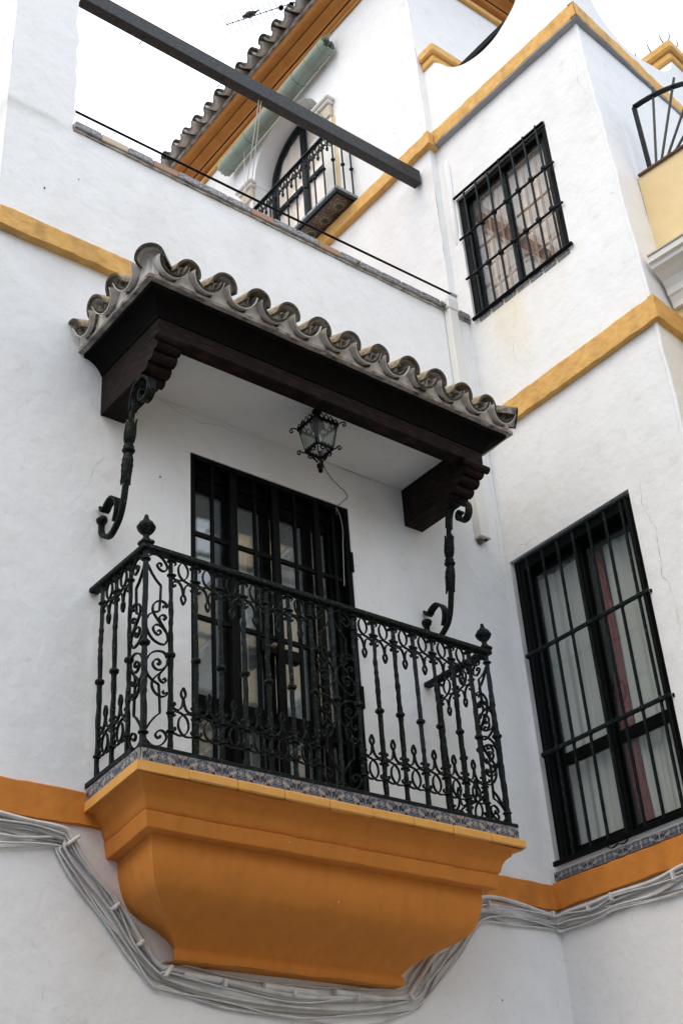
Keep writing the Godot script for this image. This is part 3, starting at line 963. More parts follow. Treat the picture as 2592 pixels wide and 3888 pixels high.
func window_b(h: Node3D, z0: float, z1: float, y0: float, y1: float, dep: float) -> void:
	bx("reveal", Vector3(0.001, y0 - 0.07, z0 - 0.07), Vector3(dep + 0.05, y1 + 0.07, z0), "plaster", h)
	bx("reveal", Vector3(0.001, y0 - 0.07, z1), Vector3(dep + 0.05, y1 + 0.07, z1 + 0.07), "plaster", h)
	bx("reveal", Vector3(0.001, y1, z0), Vector3(dep + 0.05, y1 + 0.07, z1), "plaster", h)
	var w := Node3D.new()
	w.name = "window"
	h.add_child(w, true)
	var x := dep
	bx("frame", Vector3(x - 0.06, y0, z0), Vector3(x + 0.04, y1, z0 + 0.075), "iron_dark", w)
	bx("frame", Vector3(x - 0.06, y0, z1 - 0.075), Vector3(x + 0.04, y1, z1), "iron_dark", w)
	bx("frame", Vector3(x - 0.06, y1 - 0.09, z0 + 0.075), Vector3(x + 0.04, y1, z1 - 0.075), "iron_dark", w)
	bx("frame", Vector3(x - 0.06, y0, z0 + 0.075), Vector3(x + 0.04, y0 + 0.05, z1 - 0.075), "iron_dark", w)
	# two leaves, each with a low rail
	for l in [[z0 + 0.075, 0.575, x], [0.545, z1 - 0.075, x + 0.032]]:
		var a: float = l[0]
		var c: float = l[1]
		var xx: float = l[2]
		bx("stile", Vector3(xx, y0 + 0.05, a), Vector3(xx + 0.03, y1 - 0.09, a + 0.045), "iron_dark", w)
		bx("stile", Vector3(xx, y0 + 0.05, c - 0.05), Vector3(xx + 0.03, y1 - 0.09, c), "iron_dark", w)
		bx("rail", Vector3(xx, y0 + 0.05, a + 0.045), Vector3(xx + 0.03, y0 + 0.11, c - 0.05), "iron_dark", w)
		bx("rail", Vector3(xx, 4.60, a + 0.045), Vector3(xx + 0.03, 4.68, c - 0.05), "iron_dark", w)
		bx("rail", Vector3(xx, y1 - 0.14, a + 0.045), Vector3(xx + 0.03, y1 - 0.09, c - 0.05), "iron_dark", w)
		for yy in [[y0 + 0.11, 4.60], [4.68, y1 - 0.14]]:
			var g := Mb.new()
			glass_single(g, Vector3(xx + 0.008, yy[1], a + 0.04), Vector3(xx + 0.008, yy[0], a + 0.04), Vector3(xx + 0.006, yy[0], c - 0.045), Vector3(xx + 0.010, yy[1], c - 0.045), Vector3.RIGHT)
			put("pane", g, "glass", w)
	var lever := Mb.new()
	lever.tube(smooth_curve([Vector3(x + 0.02, 5.02, 0.60), Vector3(x - 0.01, 5.0, 0.63), Vector3(x - 0.02, 4.93, 0.64), Vector3(x - 0.012, 4.87, 0.61), Vector3(x + 0.015, 4.86, 0.59)], 4), [0.008], 7)
	put("handle", lever, "iron_dark", w)
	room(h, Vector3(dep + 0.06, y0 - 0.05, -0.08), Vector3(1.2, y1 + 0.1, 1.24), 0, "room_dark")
	curtain("curtain", "white net curtain across the left leaf of the low barred window", Vector3(0.185, 0, 0.08), Vector3(0, 0, 0.46), 4.0, 5.96, "sheer", 5)
	curtain("curtain", "white net curtain across the right leaf of the low barred window, behind the red drape", Vector3(0.215, 0, 0.665), Vector3(0, 0, 0.42), 4.0, 5.96, "sheer", 5)
	curtain("curtain", "dark red patterned drape gathered in the low barred window", Vector3(0.185, 0, 0.592), Vector3(0, 0, 0.085), 4.0, 5.93, "red_cloth", 4, 0.9)

func window_top(h: Node3D) -> void:
	var z0 := 0.05
	var z1 := 1.06
	var y0 := 8.215
	var y1 := 9.50
	bx("reveal", Vector3(0.001, y0 - 0.02, z0 - 0.07), Vector3(0.2, y1 + 0.07, z0), "plaster", h)
	bx("reveal", Vector3(0.001, y0 - 0.02, z1), Vector3(0.2, y1 + 0.07, z1 + 0.07), "plaster", h)
	bx("reveal", Vector3(0.001, y1, z0), Vector3(0.2, y1 + 0.07, z1), "plaster", h)
	var w := Node3D.new()
	w.name = "window"
	h.add_child(w, true)
	bx("frame", Vector3(0.02, y0, z0), Vector3(0.10, y1, z0 + 0.06), "iron_dark", w)
	bx("frame", Vector3(0.02, y0, z1 - 0.06), Vector3(0.10, y1, z1), "iron_dark", w)
	bx("frame", Vector3(0.02, y1 - 0.06, z0 + 0.06), Vector3(0.10, y1, z1 - 0.06), "iron_dark", w)
	bx("frame", Vector3(0.02, y0, z0 + 0.06), Vector3(0.10, y0 + 0.05, z1 - 0.06), "iron_dark", w)
	for l in [[z0 + 0.06, 0.555], [0.50, z1 - 0.06]]:
		var a: float = l[0]
		var c: float = l[1]
		bx("stile", Vector3(0.07 if a < 0.3 else 0.05, y0 + 0.05, a), Vector3(0.09 if a < 0.3 else 0.068, y1 - 0.06, a + 0.045), "iron_blue", w)
		bx("stile", Vector3(0.07 if a < 0.3 else 0.05, y0 + 0.05, c - 0.05), Vector3(0.09 if a < 0.3 else 0.068, y1 - 0.06, c), "iron_blue", w)
		var g := Mb.new()
		glass_single(g, Vector3(0.074, y1 - 0.06, a + 0.04), Vector3(0.074, y0 + 0.05, a + 0.04), Vector3(0.074, y0 + 0.05, c - 0.045), Vector3(0.074, y1 - 0.06, c - 0.045), Vector3.RIGHT)
		put("pane", g, "glass", w)
		for k in 2:
			var zz := lerpf(a + 0.045, c - 0.05, (k + 1) / 3.0)
			bx("muntin", Vector3(0.105, y0 + 0.05, zz - 0.011), Vector3(0.118, y1 - 0.06, zz + 0.011), "muntin_tan", w, 0.002)
		for k in 4:
			var yy := lerpf(y0 + 0.05, y1 - 0.06, (k + 1) / 5.0)
			bx("muntin", Vector3(0.106, yy - 0.011, a + 0.045), Vector3(0.117, yy + 0.011, c - 0.05), "muntin_tan", w, 0.002)
	room(h, Vector3(0.21, 8.15, -0.08), Vector3(1.0, 9.75, 1.24), 0, "room")
	var bl := Mb.new()
	bl.box(Vector3(0.165, 8.87, 0.555), Vector3(0.01, 1.28, 1.04))
	put("roller_blind", bl, "blind_white", w)
	# a slat of wood slants across the blind
	bl = Mb.new()
	bl.box(Vector3(0.140, 8.86, 0.43), Vector3(0.02, 0.12, 1.12), 0.004, Basis(Vector3.RIGHT, 0.98))
	put("slanting_board", bl, "wood_brown", w)

func build_tower_house() -> void:
	var h := thing("tower_house", "tallest white house, with a tiled ochre eave and an arched window above the terrace", "house", Vector3(1.5, 0, -3))
	var fx := -0.07
	var a0 := -2.61
	var a1 := -1.48
	wall_sheet("front_wall", h, Vector3(fx, 0, 0), Vector3.BACK, Vector3.LEFT, Vector2(-7.0, -0.1), Vector2(7.0, 13.0), [[a0, 10.36, a1, 12.49]], 0.09, 0.0045, "plaster", stain_b)
	wall_sheet("side_wall", h, Vector3(0, 0, -0.1), Vector3.RIGHT, Vector3.BACK, Vector2(fx, 2.0), Vector2(7.0, 13.0), [], 0.12, 0.004, "plaster")
	bx("back_wall", Vector3(1.9, 7.0, -7.0), Vector3(2.0, 13.0, -0.12), "plaster", h)
	bx("far_wall", Vector3(0.0, 7.0, -7.1), Vector3(1.9, 13.0, -7.0), "plaster", h)
	# spandrels over the arch
	var c := (a0 + a1) * 0.5
	var r := (a1 - a0) * 0.5
	var sp := 12.49 - r - 0.004
	var poly := PackedVector2Array([Vector2(a0, 12.49), Vector2(a0, sp)])
	for k in range(1, 24): poly.append(Vector2(c - r * cos(PI * k / 24.0), sp + r * sin(PI * k / 24.0)))
	poly.append(Vector2(a1, sp))
	poly.append(Vector2(a1, 12.49))
	var b := Mb.new()
	b.extrude(poly, Vector3(fx, 0, 0), Vector3.BACK, Vector3.UP, Vector3(0.26, 0, 0))
	put("spandrel", b, "plaster", h)
	bx("reveal", Vector3(fx + 0.001, 10.3, a0 - 0.05), Vector3(fx + 0.26, sp, a0), "plaster", h)
	bx("reveal", Vector3(fx + 0.001, 10.3, a1), Vector3(fx + 0.26, sp, a1 + 0.05), "plaster", h)
	# arched window inside
	var w := Node3D.new()
	w.name = "arched_window"
	h.add_child(w, true)
	var arc := []
	arc.append(Vector3(0.16, 10.4, a0 + 0.05))
	for k in 25: arc.append(Vector3(0.16, sp + (r - 0.05) * sin(PI * k / 24.0), c - (r - 0.05) * cos(PI * k / 24.0)))
	arc.append(Vector3(0.16, 10.4, a1 - 0.05))
	b = Mb.new()
	b.strip(arc, Vector3.LEFT, 0.06, 0.045)
	put("frame", b, "iron_blue", w)
	for z in [c - 0.02, c + 0.02]: bx("stile", Vector3(0.14, 10.4, z - 0.018), Vector3(0.18, 12.4, z + 0.018), "iron_blue", w)
	bx("rail", Vector3(0.142, 11.55, a0 + 0.09), Vector3(0.178, 11.60, c - 0.056), "iron_blue", w)
	bx("rail", Vector3(0.142, 11.55, c + 0.056), Vector3(0.178, 11.60, a1 - 0.09), "iron_blue", w)
	var g := Mb.new()
	g.quad(Vector3(0.165, 12.5, a0), Vector3(0.165, 10.4, a0), Vector3(0.165, 10.4, a1), Vector3(0.165, 12.5, a1))
	put("pane", g, "glass", w)
	room(h, Vector3(0.2, 10.2, -3.0), Vector3(1.5, 12.7, -1.1), 0, "room")
	curtain("curtain", "pale curtain behind the arched window under the eave", Vector3(0.192, 0, a0 + 0.02), Vector3(0, 0, 1.08), 10.4, 12.45, "blind_white", 8)
	# pilasters with capitals
	for z in [-2.79, -1.47]:
		bx("pilaster", Vector3(fx - 0.03, 10.4, z), Vector3(fx + 0.002, 11.70, z + 0.18), "white_paint", h)
		bx("capital", Vector3(fx - 0.05, 11.70, z - 0.01), Vector3(fx + 0.002, 11.86, z + 0.19), "stone_panel", h, 0.01)
		bx("capital_cornice", Vector3(fx - 0.075, 11.862, z - 0.03), Vector3(fx + 0.002, 11.90, z + 0.21), "white_paint", h, 0.012)
		bx("capital_cornice", Vector3(fx - 0.10, 11.902, z - 0.05), Vector3(fx + 0.002, 11.94, z + 0.23), "white_paint", h, 0.012)
	bx("painted_edge", Vector3(fx - 0.012, 10.4, -1.289), Vector3(fx + 0.002, 11.70, -1.26), "cream", h)
	# string course under the little balcony
	band("string_course", h, Vector3(fx, 10.185, -7.0), Vector3(fx, 10.185, -0.04), 0.14, Vector3(-0.058, 0, 0), "ochre_pale", 0.2, true)
	band("string_course", h, Vector3(fx - 0.058, 10.185, -0.1), Vector3(0.0, 10.185, -0.1), 0.14, Vector3(0, 0, 0.05), "ochre_pale", 0.2, true)
	# moulded ochre cornice round two faces
	var prof := [[[0.0, 12.84], [0.045, 12.84], [0.06, 12.87], [0.055, 12.90]], [[0.07, 12.90], [0.09, 12.93], [0.13, 12.95], [0.16, 12.97]], [[0.16, 12.985], [0.22, 12.99], [0.25, 13.02], [0.25, 13.06]]]
	for pr in prof:
		b = Mb.new()
		var rows := []
		for q in pr: rows.append([Vector3(fx - q[0], q[1], -7.0), Vector3(fx - q[0], q[1], -0.1 + q[0])])
		b.grid(rows)
		rows = []
		for q in pr: rows.append([Vector3(fx - q[0], q[1], -0.1 + q[0]), Vector3(2.1, q[1], -0.1 + q[0])])
		b.grid(rows)
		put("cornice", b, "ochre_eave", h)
	band("mortar_bed", h, Vector3(fx - 0.20, 13.055, -7.0), Vector3(fx - 0.20, 13.055, 0.1), 0.05, Vector3(-0.075, 0, 0), "old_mortar", 0.5)
	bx("cornice_fillet", Vector3(fx - 0.004, 12.70, -0.096), Vector3(1.98, 12.76, -0.06), "ochre_pale", h)
	b = Mb.new()
	b.quad(Vector3(fx - 0.26, 13.11, -7.1), Vector3(fx - 0.26, 13.11, 0.2), Vector3(1.0, 13.7, 0.2), Vector3(1.0, 13.7, -7.1))
	b.quad(Vector3(2.2, 13.11, -7.1), Vector3(1.0, 13.7, -7.1), Vector3(1.0, 13.7, 0.2), Vector3(2.2, 13.11, 0.2))
	put("roof", b, "roof_slab", h)
	# eave tiles
	var i := 0
	var z := -0.02
	while z > -4.6:
		eave_tile(h, Vector3(fx - 0.40, 13.15, z), Vector3(-0.93, -0.37, 0).normalized(), 0.085, 0.45, true, "whitewash", i)
		eave_tile(h, Vector3(fx - 0.37, 13.155, z - 0.108), Vector3(-0.93, -0.37, 0).normalized(), 0.07, 0.42, false, "clay_moss", i)
		z -= 0.2155
		i += 1

# a half-round roof tile with its mouth at "at", running back against dir; channel = lying open upwards
func tile_shell(at: Vector3, dir: Vector3, r: float, length: float, channel: bool, th := 0.013, over := 0.0) -> Mb:
	var b := Mb.new()
	var side := dir.cross(Vector3.UP).normalized()
	var up := side.cross(dir)
	var s := -1.0 if channel else 1.0
	var span := PI * (0.50 if channel else 0.53)
	for k in [0, 1]:
		var rows := []
		var cols := []
		for e in 4:
			var f: float = [0.0, 0.06, 0.5, 1.0][e]
			var row := []
			var rr: float = (r - th * k) * (1.0 - 0.10 * f) + over
			var cl := []
			for j in 15:
				var a := -span + 2.0 * span * j / 14.0
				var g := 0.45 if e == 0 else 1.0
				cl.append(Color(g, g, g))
				row.append(at - dir * (length * f + 0.0) + side * sin(a) * rr + up * cos(a) * rr * s + up * fine.get_noise_3dv(at * 30.0 + Vector3(j, e, 0) * 3.0) * 0.003)
			rows.append(row)
			cols.append(cl)
		b.grid(rows, (k == 0) == channel, cols)
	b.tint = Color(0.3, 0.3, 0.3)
	for j in 14:
		var a := -span + 2.0 * span * j / 14.0
		var c := -span + 2.0 * span * (j + 1) / 14.0
		var q := []
		for w in [[a, r], [c, r], [c, r - th], [a, r - th]]: q.append(at + side * sin(w[0]) * (w[1] + over) + up * cos(w[0]) * (w[1] + over) * s)
		b.quad(q[0], q[1], q[2], q[3])
	return b

func eave_tile(parent: Node3D, at: Vector3, dir: Vector3, r: float, length: float, channel: bool, m: String, i: int) -> MeshInstance3D:
	var d := (dir + Vector3(rng.randf_range(-0.06, 0.06), rng.randf_range(-0.04, 0.04), rng.randf_range(-0.06, 0.06))).normalized()
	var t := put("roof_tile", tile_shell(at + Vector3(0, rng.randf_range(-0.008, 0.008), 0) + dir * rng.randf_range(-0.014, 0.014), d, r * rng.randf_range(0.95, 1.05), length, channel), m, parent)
	return t

func build_yellow_house() -> void:
	var o := Vector3(0, 0, 1.6) + B_DIR * 0.30
	var h := thing("yellow_house", "cream yellow house with a white moulded cornice, built against the white corner", "house", o)
	var nY := -B_DIR
	wall_sheet("side_wall", h, o, B_OUT, nY, Vector2(-0.02, 9.0), Vector2(0.0, 8.63), [[1.2, 4.2, 2.2, 6.4], [3.6, 4.2, 4.6, 6.4], [6.0, 4.2, 7.0, 6.4]], 0.10, 0.006, "cream")
	var yaw := Basis(B_DIR, Vector3.UP, B_OUT)
	var b := Mb.new()
	b.box(o + B_DIR * 0.16 + B_OUT * 4.5 + Vector3(0, 7.6, 0), Vector3(0.30, 2.0, 9.0), 0.0, yaw)
	put("parapet_core", b, "cream", h)
	for k in 30:
		b = Mb.new()
		b.box(o + B_DIR * 0.14 + B_OUT * (0.14 + k * 0.3) + Vector3(0, 8.640, 0), Vector3(0.325, 0.020, 0.296), 0.004, yaw)
		put("coping_tile", b, "coping_brown", h)
	# windows with white surrounds, seen only in reflections
	for e in [1.2, 3.6, 6.0]:
		for q in [[e - 0.1, 4.1, e, 6.5], [e + 1.0, 4.1, e + 1.1, 6.5], [e, 6.4, e + 1.0, 6.5], [e, 4.1, e + 1.0, 4.2]]:
			b = Mb.new()
			b.box(o + B_OUT * (q[0] + q[2]) * 0.5 + Vector3(0, (q[1] + q[3]) * 0.5, 0), Vector3(0.06, q[3] - q[1], q[2] - q[0]), 0.005, yaw)
			put("window_surround", b, "white_paint", h)
		b = Mb.new()
		b.box(o + B_DIR * 0.09 + B_OUT * (e + 0.5) + Vector3(0, 5.3, 0), Vector3(0.10, 2.3, 1.1), 0.0, yaw)
		put("shutter", b, "iron_dark", h)
	# white cornice
	var prof := [[0.0, 7.36], [0.035, 7.36], [0.04, 7.40], [0.06, 7.44], [0.075, 7.45], [0.08, 7.50], [0.11, 7.55], [0.17, 7.585], [0.22, 7.60], [0.225, 7.63], [0.25, 7.635], [0.255, 7.675], [0.0, 7.675]]
	var poly := PackedVector2Array()
	for q in prof: poly.append(Vector2(q[0], q[1]))
	b = Mb.new()
	b.extrude(poly, o + B_OUT * 0.015, nY, Vector3.UP, B_OUT * 8.9)
	put("cornice", b, "white_paint", h)
	for k in 26:
		b = Mb.new()
		b.box(o + nY * 0.13 + B_OUT * (0.19 + k * 0.34) + Vector3(0, 7.688, 0), Vector3(0.27, 0.02, 0.334), 0.004, yaw)
		put("cornice_tile", b, "stone_panel", h)

	# quarter fan of iron bars on the parapet
	var f := thing("fan_guard", "black iron guard of bars fanning out under a curved rail, on the yellow parapet", "railing", o + B_DIR * 0.03 + Vector3(0, 8.5, 0))
	var base := o + B_DIR * 0.03
	var P := func(e: float, y: float) -> Vector3: return base + B_OUT * e + Vector3(0, y, 0)
	var arc := []
	for k in 21:
		var t := PI * 0.5 * k / 20.0
		arc.append(P.call(0.075 + sin(t) * 0.86, 8.47 + cos(t) * 0.855))
	b = Mb.new()
	b.strip(arc, nY, 0.045, 0.012)
	put("curved_rail", b, "iron_blue", f)
	b = Mb.new()
	b.strip([P.call(0.075, 8.66), P.call(0.075, 9.33)], nY, 0.012, 0.035)
	put("post", b, "iron_blue", f)
	for q in [[0.125, 8.66, 0.255, 9.385], [0.165, 8.66, 0.43, 9.335], [0.21, 8.66, 0.60, 9.24], [0.265, 8.66, 0.755, 9.10], [0.34, 8.66, 0.88, 8.92]]:
		b = Mb.new()
		b.strip([P.call(q[0], q[1]), P.call(q[2], q[3])], nY, 0.014, 0.014)
		put("bar", b, "iron_grey", f)

# the other sides of the little square: they shade the street and show in the panes
func build_street_houses() -> void:
	for d in [[Vector3(-16, 0, 11.5), Vector3(-5.5, 9.0, 18), "plaster", "broad white house across the square, with shuttered windows"], [Vector3(-5.4, 0, 11.8), Vector3(3.0, 8.2, 18), "plaster", "lower white house across the square, with shuttered windows"], [Vector3(-22, 0, -8), Vector3(-14.5, 7.5, 11), "plaster", "long white house along the far side of the street"]]:
		var lo: Vector3 = d[0]
		var hi: Vector3 = d[1]
		var h := thing("street_house", d[3], "house", Vector3((lo.x + hi.x) * 0.5, 0, (lo.z + hi.z) * 0.5))
		bx("wall", lo, hi, d[2], h, 0.02)
		bx("roof", lo + Vector3(-0.3, hi.y, -0.3), Vector3(hi.x + 0.3, hi.y + 0.25, hi.z + 0.3), "roof_slab", h, 0.02)
		for fl in [1.0, 4.3]:
			var n := 4
			for k in n:
				if lo.x < -20:
					var z := lerpf(lo.z, hi.z, (k + 0.5) / n)
					bx("window", Vector3(hi.x - 0.05, fl, z - 0.5), Vector3(hi.x + 0.02, fl + 2.0, z + 0.5), "iron_dark", h)
				else:
					var x := lerpf(lo.x, hi.x, (k + 0.5) / n)
					bx("window", Vector3(x - 0.5, fl, lo.z - 0.02), Vector3(x + 0.5, fl + 2.0, lo.z + 0.05), "iron_dark", h)

# rows of a profile (inset k from the lip plane, height y) carried round a projecting block: left, front, right
func mitre(b: Mb, prof: Array, x0: float, x1: float, zf: float, sgn := 1.0, n := 1, amp := 0.0, skew := 0.0) -> void:
	for f in 3:
		var rows := []
		var cols := []
		for q in prof:
			var cl := []
			var k: float = q[0] * sgn
			var p := [Vector3(x0 + k + skew, q[1], 0), Vector3(x0 + k, q[1], zf - k), Vector3(x1 - k, q[1], zf - k), Vector3(x1 - k, q[1], 0)]
			var row := []
			var steps := n if f == 1 else maxi(1, n / 3)
			for j in steps + 1:
				var v: Vector3 = p[f].lerp(p[f + 1], float(j) / steps)
				if amp > 0.0 and j > 0 and j < steps: v += Vector3(fine.get_noise_3dv(v * 55.0), fine.get_noise_3dv(v * 55.0 + Vector3(33, 0, 0)), fine.get_noise_3dv(v * 55.0 + Vector3(0, 33, 0))) * amp
				row.append(v)
				var drip := maxf(fine.get_noise_3dv(Vector3(v.x * 330.0, v.y * 22.0, v.z * 330.0)), 0.0)
				var fade := fine.get_noise_3dv(v * 40.0 + Vector3(9, 0, 0))
				var g := (1.0 - drip * 0.15) * (1.0 + fade * 0.05) if amp > 0.004 else 1.0
				cl.append(Color(g, g, g))
			rows.append(row)
			cols.append(cl)
		b.grid(rows, false, cols)

func build_balcony() -> void:
	var h := thing("balcony", "ochre moulded balcony bracket with a blue tiled edge, swelling out of the white wall", "balcony", Vector3(-2.0, 3.1, 0))
	var x0 := -3.19
	var x1 := -0.825
	var zf := 0.6
	# plaster corbel: cyma, fascia and the big ogee
	var parts := [
		["cyma_moulding", [[0.012, 3.802], [0.03, 3.80], [0.05, 3.795], [0.058, 3.785], [0.062, 3.772]]],
		["cyma_moulding", [[0.061, 3.773], [0.085, 3.755], [0.10, 3.73], [0.108, 3.70], [0.118, 3.685], [0.128, 3.678]]],
		["fascia", [[0.1285, 3.6785], [0.113, 3.677], [0.116, 3.671], [0.128, 3.612], [0.134, 3.606], [0.190, 3.603]]],
		["ogee", []],
	]
	var og := smooth_curve([Vector2(0.188, 3.603), Vector2(0.196, 3.52), Vector2(0.215, 3.45), Vector2(0.25, 3.39), Vector2(0.315, 3.345), Vector2(0.40, 3.305), Vector2(0.465, 3.265), Vector2(0.508, 3.222)], 4)
	for q in og: parts[3][1].append([q.x, q.y])
	parts[3][1].append_array([[0.512, 3.215], [0.502, 3.205], [0.500, 3.19], [0.504, 3.172], [0.51, 3.165]])
	for p in parts:
		var b := Mb.new()
		mitre(b, p[1], x0, x1, zf, 1.0, 90, 0.006, 0.062)
		put(p[0], b, "ochre", h)
	var u := Mb.new()
	u.quad(Vector3(x0 + 0.51, 3.165, 0), Vector3(x0 + 0.51, 3.165, 0.09), Vector3(x1 - 0.51, 3.165, 0.09), Vector3(x1 - 0.51, 3.165, 0))
	put("underside", u, "ochre", h)
	# flat edging tiles, ochre, with hairline joints
	var x := x0
	while x < x1 - 0.01:
		var w := minf(0.264, x1 - x)
		if x == x0:
			var fc := Mb.new()
			fc.extrude(PackedVector2Array([Vector2(x0 + 0.031, 0.30), Vector2(x0, zf + 0.001), Vector2(x0 + w - 0.0012, zf + 0.001), Vector2(x0 + w - 0.0012, 0.30)]), Vector3(0, 3.8045, 0), Vector3.RIGHT, Vector3.BACK, Vector3(0, 0.046, 0))
			put("edging_tile", fc, "ochre_edge", h)
		else: bx("edging_tile", Vector3(x + 0.0012, 3.803 + rng.randf() * 0.003, 0.30), Vector3(x + w - 0.0012, 3.850 + rng.randf() * 0.002, zf + rng.randf() * 0.003), "ochre_edge", h, 0.006)
		x += w
	bx("edging_tile", Vector3(x1 - 0.25, 3.804, 0.001), Vector3(x1 + 0.001, 3.850, 0.299), "ochre_edge", h, 0.006)
	var cheek := Mb.new()
	cheek.extrude(PackedVector2Array([Vector2(x0 + 0.062, 0.001), Vector2(x0 + 0.031, 0.2985), Vector2(x0 + 0.25, 0.2985), Vector2(x0 + 0.25, 0.001)]), Vector3(0, 3.804, 0), Vector3.RIGHT, Vector3.BACK, Vector3(0, 0.046, 0))
	put("edging_tile", cheek, "ochre_edge", h)
	# floor
	bx("floor_slab", Vector3(x0 + 0.085, 3.851, 0.0), Vector3(x1 - 0.04, 3.922, 0.568), "stone_panel", h)
	# blue border tiles, front and sides
	var tw := 0.2095
	var first: MeshInstance3D = null
	for k in 11:
		var xx := -3.157 + k * tw
		var b := Mb.new()
		b.box(Vector3(xx + tw * 0.5, 3.8865, 0.574), Vector3(tw - 0.0025, 0.067, 0.012), 0.002)
		var t := put("border_tile", b, "old_mortar", h)
		var f := Mb.new()
		f.quad(Vector3(xx + 0.003, 3.919, 0.5812), Vector3(xx + 0.003, 3.854, 0.5812), Vector3(xx + tw - 0.003, 3.854, 0.5812), Vector3(xx + tw - 0.003, 3.919, 0.5812))
		put("glaze", f, "azulejo", t, true)
	for sx in [-3.162, -0.853]:
		for k in 3:
			var w: float = [tw, tw, 0.14][k]
			var zz: float = 0.568 - k * tw
			var turn := Basis(Vector3.UP, -0.085 if sx < -2.0 else 0.0)
			var pivot := Vector3(sx, 3.8865, 0.568)
			var b := Mb.new()
			b.box(pivot + turn * Vector3(0, 0, zz - w * 0.5 - 0.568), Vector3(0.012, 0.067, w - 0.0025), 0.002, turn)
			var t := put("border_tile", b, "old_mortar", h)
			var f := Mb.new()
			var fx := -0.0072 if sx < -2.0 else 0.0072
			var c := []
			for q in [[0.0325, zz - w + 0.003], [-0.0325, zz - w + 0.003], [-0.0325, zz - 0.003], [0.0325, zz - 0.003]]: c.append(pivot + turn * Vector3(fx, q[0], q[1] - 0.568))
			f.quad(c[0], c[1], c[2], c[3], Rect2(0, 0, w / tw, 1))
			put("glaze", f, "azulejo", t, true)
	# paint chips
	for q in [[-1.96, 3.435, 0.395], [-1.30, 3.62, 0.475], [-2.3, 3.65, 0.478], [-1.1, 3.855, 0.601]]:
		speck(h, Vector3(q[0], q[1], q[2]), Vector3.BACK, 0.0045, "white_paint")

